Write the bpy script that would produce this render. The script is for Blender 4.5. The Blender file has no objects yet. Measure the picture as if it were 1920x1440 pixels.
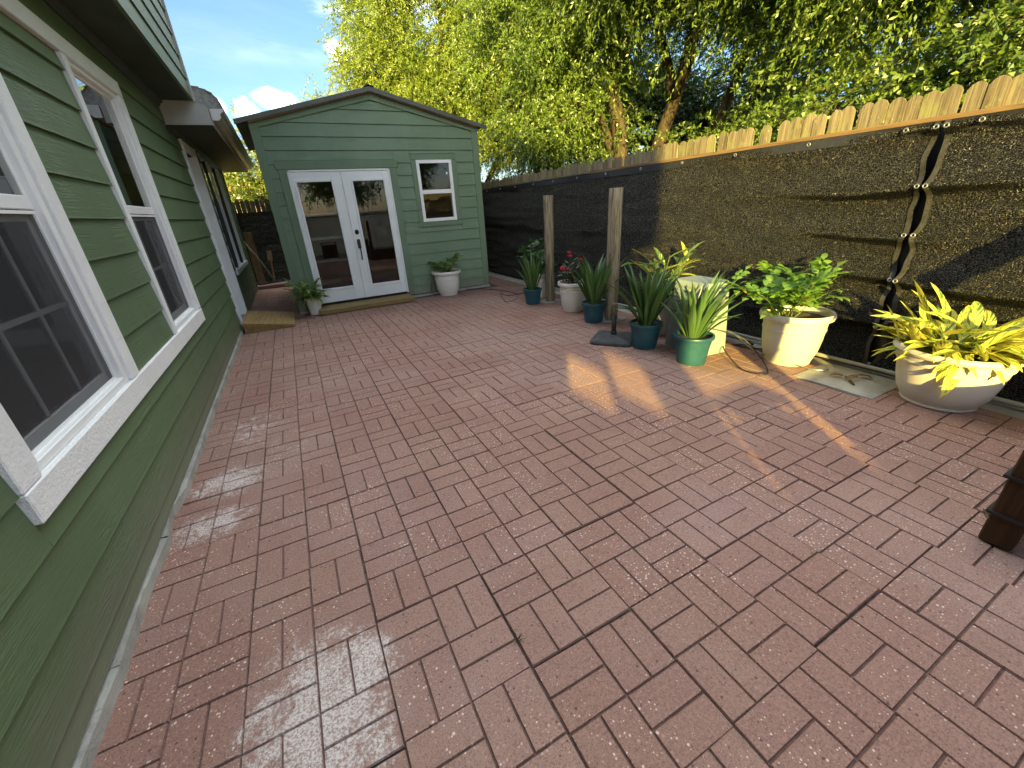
import bpy, math, random
import numpy as np
from mathutils import Vector, Matrix, Euler
from mathutils import noise as mnoise
random.seed(7); RNG = np.random.default_rng(7)
sc = bpy.context.scene
C = sc.collection
R = math.radians

# ------------------------------------------------------------------ camera
CAM_H = 1.34
right = Vector((0.8850, -0.4630, -0.0590)); down = Vector((-0.2350, -0.3330, -0.9130)); fwd = Vector((0.4030, 0.8220, -0.4030))
fwd.normalize(); right = (right - fwd * right.dot(fwd)).normalized(); down = fwd.cross(right)
cam_d = bpy.data.cameras.new('camera'); cam = bpy.data.objects.new('camera', cam_d); C.objects.link(cam)
m3 = Matrix((right, -down, -fwd)).transposed()
cam.matrix_world = Matrix.Translation((0, 0, CAM_H)) @ m3.to_4x4()
cam_d.sensor_width = 36.0; cam_d.lens = 759.74 / 1920 * 36.0
cam_d.clip_start = 0.05; cam_d.clip_end = 1500
sc.camera = cam

# ------------------------------------------------------------------ sun, sky, exposure
CLOUD_OFF = (15.0, 6.0, 5.0)  # places the added overhead cloud where it brightens ground and walls
SUN_AZ, SUN_EL = R(33.0), R(12.0)            # the light travels towards +Y, turned SUN_AZ towards +X
sund = Vector((math.sin(SUN_AZ) * math.cos(SUN_EL), math.cos(SUN_AZ) * math.cos(SUN_EL), -math.sin(SUN_EL)))
sl = bpy.data.lights.new('sun', 'SUN'); sl.energy = 4.2; sl.angle = R(0.8); sl.color = (1.0, 0.70, 0.15)
so = bpy.data.objects.new('sun', sl); C.objects.link(so)
so.rotation_euler = sund.to_track_quat('-Z', 'Y').to_euler()
W = bpy.data.worlds.new('World'); sc.world = W; W.use_nodes = True
wt = W.node_tree; wt.nodes.clear()


def N(t, typ, ins=None, **at):
    n = t.nodes.new(typ)
    for k, v in at.items(): setattr(n, k, v)
    for k, v in (ins or {}).items():
        if isinstance(v, bpy.types.NodeSocket): t.links.new(v, n.inputs[k])
        else: n.inputs[k].default_value = v
    return n


def mixc(t, f, a, b, mode='MIX'):
    n = t.nodes.new('ShaderNodeMix'); n.data_type = 'RGBA'; n.blend_type = mode
    for i, v in ((0, f), (6, a), (7, b)):
        if isinstance(v, bpy.types.NodeSocket): t.links.new(v, n.inputs[i])
        elif i == 0: n.inputs[0].default_value = v
        else: n.inputs[i].default_value = (*v[:3], 1)
    return n.outputs[2]


def math_(t, op, a, b=0.0, c=None, clamp=False):
    n = t.nodes.new('ShaderNodeMath'); n.operation = op; n.use_clamp = clamp
    for i, v in enumerate((a, b) if c is None else (a, b, c)):
        if isinstance(v, bpy.types.NodeSocket): t.links.new(v, n.inputs[i])
        else: n.inputs[i].default_value = v
    return n.outputs[0]


def mapr(t, v, a, b, c=0.0, d=1.0, smooth=True):
    n = t.nodes.new('ShaderNodeMapRange'); n.interpolation_type = 'SMOOTHSTEP' if smooth else 'LINEAR'
    t.links.new(v, n.inputs[0])
    for i, x in enumerate((a, b, c, d)): n.inputs[i + 1].default_value = x
    return n.outputs[0]


sky = N(wt, 'ShaderNodeTexSky', sky_type='NISHITA', sun_disc=False, sun_elevation=SUN_EL,
        sun_rotation=R(180) + SUN_AZ, air_density=1.0, dust_density=1.6, ozone_density=2.0, altitude=50)
tc = N(wt, 'ShaderNodeTexCoord')
sep = N(wt, 'ShaderNodeSeparateXYZ', {0: tc.outputs['Generated']})
zz = math_(wt, 'MAXIMUM', sep.outputs[2], 0.02)
px = math_(wt, 'DIVIDE', sep.outputs[0], zz); py = math_(wt, 'DIVIDE', sep.outputs[1], zz)
cv = N(wt, 'ShaderNodeCombineXYZ', {0: px, 1: py, 2: 0.0})
wisp = N(wt, 'ShaderNodeTexNoise', {'Vector': cv.outputs[0], 'Scale': 0.33, 'Detail': 7, 'Roughness': 0.6, 'Distortion': 0.8})
wmask = math_(wt, 'MULTIPLY', mapr(wt, wisp.outputs[0], 0.44, 0.78), 0.28)
# bright cloud added high overhead, mostly out of view, to lift the shade
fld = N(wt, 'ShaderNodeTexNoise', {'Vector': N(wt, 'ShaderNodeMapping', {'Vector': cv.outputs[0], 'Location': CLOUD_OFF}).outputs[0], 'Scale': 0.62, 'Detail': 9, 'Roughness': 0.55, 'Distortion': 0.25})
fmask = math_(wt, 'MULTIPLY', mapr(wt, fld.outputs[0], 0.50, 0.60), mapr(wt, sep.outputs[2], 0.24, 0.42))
# the low bank of small puffs over the shed
puff = N(wt, 'ShaderNodeTexNoise', {'Vector': tc.outputs['Generated'], 'Scale': 15.0, 'Detail': 8, 'Roughness': 0.58})
cl = None
for az, el, ra, re in ((-4.6, 10.6, 3.6, 2.0), (2.3, 11.6, 3.4, 1.7), (-0.8, 10.2, 2.4, 2.2), (10.0, 16.0, 3.4, 2.4)):
    a, e = R(az), R(el)
    dx = math_(wt, 'DIVIDE', math_(wt, 'ADD', math_(wt, 'MULTIPLY', sep.outputs[0], math.cos(a)), math_(wt, 'MULTIPLY', sep.outputs[1], -math.sin(a))), R(ra))
    dz = math_(wt, 'DIVIDE', math_(wt, 'SUBTRACT', sep.outputs[2], math.sin(e)), R(re))
    fr = math_(wt, 'GREATER_THAN', math_(wt, 'ADD', math_(wt, 'MULTIPLY', sep.outputs[0], math.sin(a)), math_(wt, 'MULTIPLY', sep.outputs[1], math.cos(a))), 0.0)
    q = math_(wt, 'MULTIPLY', math_(wt, 'SUBTRACT', 1.0, math_(wt, 'ADD', math_(wt, 'MULTIPLY', dx, dx), math_(wt, 'MULTIPLY', dz, dz)), clamp=True), fr)
    cl = q if cl is None else math_(wt, 'MAXIMUM', cl, q)
pm = mapr(wt, math_(wt, 'ADD', math_(wt, 'MULTIPLY', cl, 0.50), math_(wt, 'MULTIPLY', puff.outputs[0], 0.9)), 0.74, 0.99)
pm = math_(wt, 'MULTIPLY', pm, mapr(wt, cl, 0.0, 0.25))
c1 = mixc(wt, wmask, sky.outputs[0], (5.4, 5.6, 5.6))
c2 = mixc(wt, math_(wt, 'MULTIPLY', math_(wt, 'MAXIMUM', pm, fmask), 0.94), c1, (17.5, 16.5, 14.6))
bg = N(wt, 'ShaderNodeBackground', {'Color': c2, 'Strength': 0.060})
N(wt, 'ShaderNodeOutputWorld', {'Surface': bg.outputs[0]})
sc.view_settings.view_transform = 'Standard'; sc.view_settings.look = 'None'
sc.view_settings.gamma = 1.0; sc.view_settings.use_curve_mapping = False
sc.view_settings.exposure = 2.20
sc.view_settings.use_white_balance = True; sc.view_settings.white_balance_temperature = 5650; sc.view_settings.white_balance_tint = 10

sc.render.engine = 'CYCLES'
sc.cycles.max_bounces = 8; sc.cycles.transparent_max_bounces = 16
sc.cycles.use_denoising = True; sc.cycles.denoiser = 'OPENIMAGEDENOISE'; sc.cycles.denoising_input_passes = 'RGB_ALBEDO_NORMAL'; sc.cycles.denoising_prefilter = 'ACCURATE'
sc.cycles.use_adaptive_sampling = False


# ------------------------------------------------------------------ builders
class MB:
    """collects vertices and faces for ONE mesh"""
    def __init__(s): s.v = []; s.f = []; s.sm = []; s.mi = []

    def face(s, pts, smooth=False, mi=0):
        b = len(s.v); s.v += [tuple(p) for p in pts]; s.f.append(tuple(range(b, b + len(pts)))); s.sm.append(smooth); s.mi.append(mi); return s

    def box(s, x0, x1, y0, y1, z0, z1, mi=0, M=None):
        p = [(x, y, z) for z in (z0, z1) for y in (y0, y1) for x in (x0, x1)]
        if M is not None: p = [tuple(M @ Vector(q)) for q in p]
        b = len(s.v); s.v += p
        for f in ((0, 2, 3, 1), (4, 5, 7, 6), (0, 1, 5, 4), (2, 6, 7, 3), (0, 4, 6, 2), (1, 3, 7, 5)):
            s.f.append(tuple(b + i for i in f)); s.sm.append(False); s.mi.append(mi)
        return s

    def cbox(s, x0, x1, y0, y1, z0, z1, c=0.004, mi=0, M=None):
        """box with small chamfers"""
        X = (x0, x1); Y = (y0, y1); Z = (z0, z1); idx = {}
        b = len(s.v); k = 0
        for i in (0, 1):
            for j in (0, 1):
                for l in (0, 1):
                    sx, sy, sz = (1 - 2 * i), (1 - 2 * j), (1 - 2 * l)
                    for a, q in enumerate(((X[i], Y[j] + sy * c, Z[l] + sz * c), (X[i] + sx * c, Y[j], Z[l] + sz * c), (X[i] + sx * c, Y[j] + sy * c, Z[l]))):
                        q = Vector(q)
                        if M is not None: q = M @ q
                        s.v.append(tuple(q)); idx[i, j, l, a] = b + k; k += 1
        def F(*t): s.f.append(tuple(t)); s.sm.append(False); s.mi.append(mi)
        I = idx
        for i in (0, 1):
            q = [I[i, 0, 0, 0], I[i, 1, 0, 0], I[i, 1, 1, 0], I[i, 0, 1, 0]]; F(*(q if i else q[::-1]))
            q = [I[0, i, 0, 1], I[1, i, 0, 1], I[1, i, 1, 1], I[0, i, 1, 1]]; F(*(q[::-1] if i else q))
            q = [I[0, 0, i, 2], I[1, 0, i, 2], I[1, 1, i, 2], I[0, 1, i, 2]]; F(*(q if i else q[::-1]))
        for i in (0, 1):
            for j in (0, 1):
                F(I[i, j, 0, 0], I[i, j, 1, 0], I[i, j, 1, 1], I[i, j, 0, 1])
                F(I[i, 0, j, 0], I[i, 1, j, 0], I[i, 1, j, 2], I[i, 0, j, 2])
                F(I[0, i, j, 1], I[1, i, j, 1], I[1, i, j, 2], I[0, i, j, 2])
                for l in (0, 1): F(I[i, j, l, 0], I[i, j, l, 1], I[i, j, l, 2])
        return s

    def tube(s, pts, rad, n=8, caps=True, smooth=True, mi=0):
        pts = [Vector(p) for p in pts]; rad = rad if hasattr(rad, '__len__') else [rad] * len(pts)
        b = len(s.v); u = None
        for i, p in enumerate(pts):
            t = (pts[min(i + 1, len(pts) - 1)] - pts[max(i - 1, 0)]).normalized()
            if u is None:
                u = t.orthogonal().normalized()
            else:
                u = (u - t * u.dot(t)).normalized()
            w = t.cross(u)
            for k in range(n):
                a = 2 * math.pi * k / n
                s.v.append(tuple(p + (u * math.cos(a) + w * math.sin(a)) * rad[i]))
        for i in range(len(pts) - 1):
            for k in range(n):
                k2 = (k + 1) % n
                s.f.append((b + i * n + k, b + i * n + k2, b + (i + 1) * n + k2, b + (i + 1) * n + k)); s.sm.append(smooth); s.mi.append(mi)
        if caps:
            s.f.append(tuple(b + k for k in range(n))[::-1]); s.sm.append(False); s.mi.append(mi)
            e = b + (len(pts) - 1) * n
            s.f.append(tuple(e + k for k in range(n))); s.sm.append(False); s.mi.append(mi)
        return s

    def lathe(s, prof, n=40, cx=0, cy=0, mi=0, wob=0.0):
        b = len(s.v)
        for r, z in prof:
            for k in range(n):
                a = 2 * math.pi * k / n
                s.v.append((cx + r * math.cos(a), cy + r * math.sin(a), z))
        for i in range(len(prof) - 1):
            for k in range(n):
                k2 = (k + 1) % n
                s.f.append((b + i * n + k, b + i * n + k2, b + (i + 1) * n + k2, b + (i + 1) * n + k)); s.sm.append(True); s.mi.append(mi)
        return s

    def prism(s, poly, axis, a0, a1, mi=0):
        """poly in the two remaining axes, extruded along axis from a0 to a1"""
        def put(p, a):
            q = list(p); q.insert(axis, a); return tuple(q)
        b = len(s.v); n = len(poly)
        s.v += [put(p, a0) for p in poly] + [put(p, a1) for p in poly]
        s.f.append(tuple(range(b, b + n))); s.f.append(tuple(range(b + n, b + 2 * n))[::-1])
        for i in range(n):
            j = (i + 1) % n; s.f.append((b + i, b + n + i, b + n + j, b + j))
        s.sm += [False] * (n + 2); s.mi += [mi] * (n + 2)
        return s

    def mesh(s, name, mats, fix=True):
        me = bpy.data.meshes.new(name); me.from_pydata(s.v, [], s.f)
        me.polygons.foreach_set('use_smooth', s.sm); me.polygons.foreach_set('material_index', s.mi)
        for m in (mats if isinstance(mats, (list, tuple)) else [mats]): me.materials.append(m)
        me.update()
        return me

    def obj(s, name, mats, parent=None, sharp=None):
        me = s.mesh(name, mats)
        if sharp: me.set_sharp_from_angle(angle=R(sharp))
        return link(name, me, parent)


def link(name, me, parent=None):
    o = bpy.data.objects.new(name, me); C.objects.link(o)
    if parent: o.parent = parent
    return o


def tag(o, label, cat, group=None):
    o['label'] = label; o['category'] = cat
    if group: o['group'] = group
    return o


def thing(name, label, cat, loc=(0, 0, 0), rz=0.0, group=None):
    o = bpy.data.objects.new(name, None); C.objects.link(o)
    o.location = loc; o.rotation_euler = (0, 0, rz); o.empty_display_size = 0.1
    return tag(o, label, cat, group)


def kind(o, k): o['kind'] = k; return o


# ------------------------------------------------------------------ materials
def newmat(name):
    m = bpy.data.materials.new(name); m.use_nodes = True; t = m.node_tree; t.nodes.clear()
    out = N(t, 'ShaderNodeOutputMaterial'); return m, t, out


def pos(t): return N(t, 'ShaderNodeNewGeometry').outputs['Position']
def scaled(t, v, s): return N(t, 'ShaderNodeMapping', {'Vector': v, 'Scale': s}).outputs[0]
def noise(t, v, sc_, det=4, ro=0.55, dist=0.0): return N(t, 'ShaderNodeTexNoise', {'Vector': v, 'Scale': sc_, 'Detail': det, 'Roughness': ro, 'Distortion': dist}).outputs[0]
def bump(t, h, st, dist=0.01): return N(t, 'ShaderNodeBump', {'Height': h, 'Strength': st, 'Distance': dist}).outputs[0]


def plain(name, col, rough=0.6, var=0.12, nscale=6.0, bst=0.0, bscale=60, spec=0.4, metal=0.0, rand=0.0, dirt=None):
    m, t, out = newmat(name); p = pos(t)
    n = noise(t, p, nscale)
    lo = tuple(c * (1 - var) for c in col); hi = tuple(min(1, c * (1 + var)) for c in col)
    c = mixc(t, mapr(t, n, 0.3, 0.7), lo, hi)
    if rand:
        oi = N(t, 'ShaderNodeObjectInfo').outputs['Random']
        c = mixc(t, 1.0, c, N(t, 'ShaderNodeCombineColor', {0: mapr(t, oi, 0, 1, 1 - rand, 1 + rand, False), 1: mapr(t, oi, 0, 1, 1 - rand, 1 + rand, False), 2: mapr(t, oi, 0, 1, 1 - rand, 1 + rand, False)}).outputs[0], 'MULTIPLY')
    if dirt:
        dn = noise(t, p, dirt[1], 6, 0.65)
        c = mixc(t, math_(t, 'MULTIPLY', mapr(t, dn, 0.5, 0.75), dirt[2]), c, dirt[0])
    b = N(t, 'ShaderNodeBsdfPrincipled', {'Base Color': c, 'Roughness': rough, 'Specular IOR Level': spec, 'Metallic': metal})
    if bst: t.links.new(bump(t, noise(t, p, bscale, 5, 0.6), bst), b.inputs['Normal'])
    t.links.new(b.outputs[0], out.inputs[0]); return m


def siding(name, col, along, rough=0.5):
    """embossed cedar grain along one axis, faint chalky wear"""
    m, t, out = newmat(name); p = pos(t)
    oi = N(t, 'ShaderNodeObjectInfo').outputs['Random']
    off = N(t, 'ShaderNodeVectorMath', {0: p, 1: N(t, 'ShaderNodeCombineXYZ', {0: math_(t, 'MULTIPLY', oi, 31.0), 1: math_(t, 'MULTIPLY', oi, 57.0), 2: math_(t, 'MULTIPLY', oi, 13.0)}).outputs[0]}, operation='ADD').outputs[0]
    s = (6.0, 26.0) ; sv = [s[1]] * 3; sv[along] = 1.6
    g = noise(t, scaled(t, off, sv), 1.0, 3, 0.5, 1.4)
    ring = N(t, 'ShaderNodeMath', {0: math_(t, 'MULTIPLY', g, 46.0)}, operation='SINE').outputs[0]
    fine_v = [170.0] * 3; fine_v[along] = 9.0
    fine = noise(t, scaled(t, off, fine_v), 1.0, 4, 0.6)
    patch = mapr(t, noise(t, p, 2.3, 3), 0.42, 0.66)
    h = math_(t, 'ADD', math_(t, 'MULTIPLY', math_(t, 'MULTIPLY', ring, patch), 0.5), math_(t, 'MULTIPLY', fine, 1.0))
    n2 = noise(t, p, 1.1, 4)
    c = mixc(t, mapr(t, n2, 0.3, 0.7), tuple(x * 0.9 for x in col), tuple(x * 1.1 for x in col))
    c = mixc(t, mapr(t, oi, 0, 1, 0.0, 0.16, False), c, tuple(x * 1.35 for x in col))
    c = mixc(t, math_(t, 'MULTIPLY', mapr(t, h, 0.75, 1.2), 0.22), c, tuple(min(1, x * 1.7 + 0.03) for x in col))
    zc_ = N(t, 'ShaderNodeSeparateXYZ', {0: p}).outputs[2]
    sp_ = math_(t, 'MULTIPLY', mapr(t, math_(t, 'ADD', zc_, math_(t, 'MULTIPLY', noise(t, p, 9, 5, 0.7), -0.35)), -0.12, 0.16, 1.0, 0.0), 0.5)
    c = mixc(t, sp_, c, (0.19, 0.165, 0.13))
    sv2 = [7.0, 7.0, 0.9]; fade = noise(t, scaled(t, p, sv2), 1.0, 4, 0.6)
    c = mixc(t, mapr(t, fade, 0.5, 0.75, 0.0, 0.28), c, tuple(x * 1.25 + 0.02 for x in col))
    spk = noise(t, p, 38.0, 3, 0.7)
    c = mixc(t, math_(t, 'MULTIPLY', mapr(t, spk, 0.72, 0.8), 0.35), c, tuple(min(1, x * 1.8 + 0.05) for x in col))
    b = N(t, 'ShaderNodeBsdfPrincipled', {'Base Color': c, 'Roughness': rough, 'Specular IOR Level': 0.4})
    t.links.new(bump(t, h, 0.42, 0.004), b.inputs['Normal'])
    t.links.new(b.outputs[0], out.inputs[0]); return m


def wood(name, col, dark, along=2, rough=0.75, rand=0.25, lichen=0.0, bst=0.5, gscale=1.0):
    m, t, out = newmat(name); p = pos(t)
    oi = N(t, 'ShaderNodeObjectInfo').outputs['Random']
    off = N(t, 'ShaderNodeVectorMath', {0: p, 1: N(t, 'ShaderNodeCombineXYZ', {0: math_(t, 'MULTIPLY', oi, 17.0), 1: math_(t, 'MULTIPLY', oi, 29.0), 2: math_(t, 'MULTIPLY', oi, 43.0)}).outputs[0]}, operation='ADD').outputs[0]
    sv = [34.0 * gscale] * 3; sv[along] = 2.2 * gscale
    g = noise(t, scaled(t, off, sv), 1.0, 4, 0.6, 0.6)
    f = [140.0 * gscale] * 3; f[along] = 5.0 * gscale
    fine = noise(t, scaled(t, off, f), 1.0, 3, 0.6)
    c = mixc(t, mapr(t, math_(t, 'ADD', math_(t, 'MULTIPLY', g, 0.65), math_(t, 'MULTIPLY', fine, 0.35)), 0.36, 0.62), dark, col)
    k = mapr(t, oi, 0, 1, 1 - rand, 1 + rand, False)
    c = mixc(t, 1.0, c, N(t, 'ShaderNodeCombineColor', {0: k, 1: k, 2: k}).outputs[0], 'MULTIPLY')
    if lichen:
        ln = noise(t, off, 7.0, 5, 0.65)
        c = mixc(t, math_(t, 'MULTIPLY', mapr(t, ln, 0.5, 0.62), lichen), c, (0.20, 0.21, 0.07))
        l2 = noise(t, off, 40.0, 3, 0.6)
        c = mixc(t, math_(t, 'MULTIPLY', mapr(t, l2, 0.66, 0.72), lichen), c, (0.5, 0.48, 0.36))
    b = N(t, 'ShaderNodeBsdfPrincipled', {'Base Color': c, 'Roughness': rough, 'Specular IOR Level': 0.25})
    t.links.new(bump(t, math_(t, 'ADD', g, fine), bst, 0.006), b.inputs['Normal'])
    t.links.new(b.outputs[0], out.inputs[0]); return m


def leafmat(name, dark, light, transl=0.4, rough=0.45, gloss=0.06, hue_noise=None):
    """leaf tint comes from a per-leaf number stored on the mesh, and from the object's own random number"""
    m, t, out = newmat(name)
    a = N(t, 'ShaderNodeAttribute', attribute_name='tint').outputs['Fac']
    oi = N(t, 'ShaderNodeObjectInfo').outputs['Random']
    f = math_(t, 'ADD', math_(t, 'MULTIPLY', a, 0.75), math_(t, 'MULTIPLY', oi, 0.25), clamp=True)
    c = mixc(t, f, dark, light)
    d = N(t, 'ShaderNodeBsdfDiffuse', {'Color': c})
    tr = N(t, 'ShaderNodeBsdfTranslucent', {'Color': mixc(t, 1.0, c, (1.15, 1.12, 0.55), 'MULTIPLY')})
    mx = N(t, 'ShaderNodeMixShader', {0: transl, 1: d.outputs[0], 2: tr.outputs[0]})
    gl = N(t, 'ShaderNodeBsdfGlossy', {'Color': (1, 1, 1, 1), 'Roughness': rough})
    mx2 = N(t, 'ShaderNodeMixShader', {0: gloss, 1: mx.outputs[0], 2: gl.outputs[0]})
    t.links.new(mx2.outputs[0], out.inputs[0]); return m


def varieg(name, green, dgreen, cream, amount):
    """ginger leaf: green blade with cream-yellow bars running out from the midrib"""
    m, t, out = newmat(name)
    lu = N(t, 'ShaderNodeAttribute', attribute_name='lu').outputs['Fac']     # 0 midrib .. 1 edge
    lv = N(t, 'ShaderNodeAttribute', attribute_name='lv').outputs['Fac']     # 0 base .. 1 tip
    sd = N(t, 'ShaderNodeAttribute', attribute_name='tint').outputs['Fac']   # side and leaf number
    oi = N(t, 'ShaderNodeObjectInfo').outputs['Random']
    w = math_(t, 'SUBTRACT', lv, math_(t, 'MULTIPLY', lu, 0.22))
    v = N(t, 'ShaderNodeCombineXYZ', {0: math_(t, 'MULTIPLY', w, 13.0), 1: math_(t, 'MULTIPLY', lu, 0.7), 2: math_(t, 'ADD', math_(t, 'MULTIPLY', sd, 9.0), math_(t, 'MULTIPLY', oi, 37.0))}).outputs[0]
    n = noise(t, v, 1.0, 2, 0.5)
    f = mapr(t, n, 0.56 - amount * 0.25, 0.62 - amount * 0.25)
    g = mixc(t, oi, green, dgreen)
    c = mixc(t, f, g, cream)
    c = mixc(t, mapr(t, lu, 0.0, 0.07, 0.6, 0.0), c, tuple(x * 1.3 for x in green))
    d = N(t, 'ShaderNodeBsdfPrincipled', {'Base Color': c, 'Roughness': 0.42, 'Specular IOR Level': 0.35})
    tr = N(t, 'ShaderNodeBsdfTranslucent', {'Color': mixc(t, 1.0, c, (1.1, 1.05, 0.5), 'MULTIPLY')})
    mx = N(t, 'ShaderNodeMixShader', {0: 0.3, 1: d.outputs[0], 2: tr.outputs[0]})
    t.links.new(mx.outputs[0], out.inputs[0]); return m


def glass(name, ior=1.6, tint=(0.85, 0.9, 0.9)):
    m, t, out = newmat(name)
    fr = N(t, 'ShaderNodeFresnel', {'IOR': ior}).outputs[0]
    p = pos(t)
    bn = bump(t, noise(t, p, 1.3, 2), 0.03, 0.03)
    gl = N(t, 'ShaderNodeBsdfGlossy', {'Color': (1, 1, 1, 1), 'Roughness': 0.0, 'Normal': bn})
    tp = N(t, 'ShaderNodeBsdfTransparent', {'Color': (*tint, 1)})
    mx = N(t, 'ShaderNodeMixShader', {0: math_(t, 'MULTIPLY', fr, 1.5, clamp=True), 1: tp.outputs[0], 2: gl.outputs[0]})
    t.links.new(mx.outputs[0], out.inputs[0]); return m


def paver_mat():
    m, t, out = newmat('red_concrete_paver'); p = pos(t)
    oi = N(t, 'ShaderNodeObjectInfo').outputs['Random']
    rnd = N(t, 'ShaderNodeTexWhiteNoise', {'W': oi}, noise_dimensions='1D').outputs['Value']
    c = mixc(t, oi, (0.270, 0.155, 0.122), (0.348, 0.226, 0.178))
    tn = N(t, 'ShaderNodeAttribute', attribute_name='tone').outputs['Fac']
    c = mixc(t, mapr(t, tn, 0.0, 1.0, 0.0, 0.45, False), c, (0.275, 0.180, 0.140))
    c = mixc(t, mapr(t, rnd, 0.55, 1.0, 0.0, 0.6), c, (0.29, 0.185, 0.14))
    n1 = noise(t, p, 3.1, 5, 0.6)
    c = mixc(t, mapr(t, n1, 0.35, 0.7, 0.0, 0.5), c, (0.23, 0.13, 0.115))
    n3 = noise(t, p, 0.8, 5, 0.6, 0.5); c = mixc(t, mapr(t, n3, 0.42, 0.70, 0.0, 0.55), c, (0.36, 0.27, 0.245))
    n4 = noise(t, p, 22, 5, 0.7); c = mixc(t, mapr(t, n4, 0.5, 0.78, 0.0, 0.5), c, (0.17, 0.095, 0.08))
    n2 = noise(t, p, 90, 3, 0.7)
    c = mixc(t, mapr(t, n2, 0.42, 0.62, 0.0, 0.5), c, (0.40, 0.235, 0.175))
    n5 = noise(t, p, 210, 2, 0.6); c = mixc(t, mapr(t, n5, 0.50, 0.66, 0.0, 0.55), c, (0.13, 0.068, 0.052))
    # exposed aggregate: pale chips and dark pits
    vo = N(t, 'ShaderNodeTexVoronoi', {'Vector': p, 'Scale': 88.0, 'Randomness': 1.0}, feature='F1')
    pick = N(t, 'ShaderNodeSeparateColor', {0: vo.outputs['Color']})
    wear = mapr(t, noise(t, p, 2.0, 3), 0.36, 0.62, 0.35, 1.0)
    rr = math_(t, 'MULTIPLY', math_(t, 'MULTIPLY', pick.outputs[1], 0.40), wear)
    chip = math_(t, 'MULTIPLY', math_(t, 'GREATER_THAN', pick.outputs[0], 0.18), math_(t, 'LESS_THAN', vo.outputs['Distance'], rr))
    c = mixc(t, math_(t, 'MULTIPLY', chip, 0.9), c, mixc(t, pick.outputs[2], (0.40, 0.25, 0.19), (0.74, 0.58, 0.48)))
    vo2 = N(t, 'ShaderNodeTexVoronoi', {'Vector': p, 'Scale': 60.0, 'Randomness': 1.0}, feature='F1')
    pk2 = N(t, 'ShaderNodeSeparateColor', {0: vo2.outputs['Color']})
    pit = math_(t, 'MULTIPLY', math_(t, 'GREATER_THAN', pk2.outputs[0], 0.72), math_(t, 'LESS_THAN', vo2.outputs['Distance'], math_(t, 'MULTIPLY', pk2.outputs[1], 0.26)))
    c = mixc(t, math_(t, 'MULTIPLY', pit, 0.75), c, (0.09, 0.05, 0.045))
    # lime bloom on certain slabs
    sp = N(t, 'ShaderNodeSeparateXYZ', {0: p})
    spots = [(-0.25, 0.90, 0.34, 0.50, 1.0), (-0.12, 1.02, 0.2, 0.2, 1.0), (-0.62, 2.45, 0.30, 0.26, 0.95), (-0.66, 2.08, 0.30, 0.22, 0.9), (-0.55, 3.1, 0.40, 0.6, 0.7), (-0.3, 2.75, .3, .5, .55),
             (-0.20, 2.9, 0.35, 0.6, 0.42), (-0.62, 4.2, 0.25, 0.35, 0.55), (1.25, 3.25, 0.3, 0.25, 0.5), (1.1, 2.6, 0.5, 0.35, 0.35), (1.75, 2.95, 0.2, 0.14, 0.6), (1.80, 3.35, 0.35, 0.3, 0.5),
             (2.2, 4.2, 0.5, 0.3, 0.4), (1.15, 0.98, 0.22, 0.1, 0.38), (1.5, 1.42, 0.3, 0.12, 0.38), (1.32, 0.80, 0.12, 0.1, 0.5), (1.0, 1.3, 0.25, 0.14, 0.3), (2.5, 2.0, 0.25, 0.2, 0.35), (0.2, 4.8, 0.6, 0.5, 0.3), (2.6, 1.35, .12, .35, .5)]
    acc = None
    for x, y, a, b, k in spots:
        ux = math_(t, 'DIVIDE', math_(t, 'SUBTRACT', sp.outputs[0], x), a); uy = math_(t, 'DIVIDE', math_(t, 'SUBTRACT', sp.outputs[1], y), b)
        d = math_(t, 'ADD', math_(t, 'MULTIPLY', ux, ux), math_(t, 'MULTIPLY', uy, uy))
        q = math_(t, 'MULTIPLY', math_(t, 'SUBTRACT', 1.0, d, clamp=True), k)
        acc = q if acc is None else math_(t, 'MAXIMUM', acc, q)
    bn = noise(t, p, 13, 9, 0.75, 0.8); bn2 = noise(t, p, 85, 4, 0.75)
    lime = mapr(t, math_(t, 'ADD', math_(t, 'ADD', math_(t, 'MULTIPLY', acc, 0.42), math_(t, 'MULTIPLY', bn, 0.75)), math_(t, 'MULTIPLY', bn2, 0.45)), 0.85, 1.00)
    lime = math_(t, 'MULTIPLY', math_(t, 'MULTIPLY', lime, mapr(t, acc, 0.0, 0.35)), 0.72)
    veil = math_(t, 'MULTIPLY', mapr(t, acc, 0.1, 0.8), 0.06)
    c = mixc(t, veil, c, (0.42, 0.35, 0.33)); c = mixc(t, math_(t, 'MULTIPLY', lime, mapr(t, noise(t, p, 130, 4, 0.75), 0.40, 0.56, 0.12, 1.0)), c, (0.76, 0.72, 0.68))
    b = N(t, 'ShaderNodeBsdfPrincipled', {'Base Color': c, 'Roughness': 0.95, 'Specular IOR Level': 0.08})
    h = math_(t, 'ADD', math_(t, 'MULTIPLY', n2, 0.7), math_(t, 'SUBTRACT', math_(t, 'MULTIPLY', chip, 0.25), math_(t, 'MULTIPLY', pit, 0.8)))
    t.links.new(bump(t, math_(t, 'ADD', h, math_(t, 'MULTIPLY', n5, -0.6)), 0.55, 0.004), b.inputs['Normal'])
    t.links.new(b.outputs[0], out.inputs[0]); return m


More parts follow.
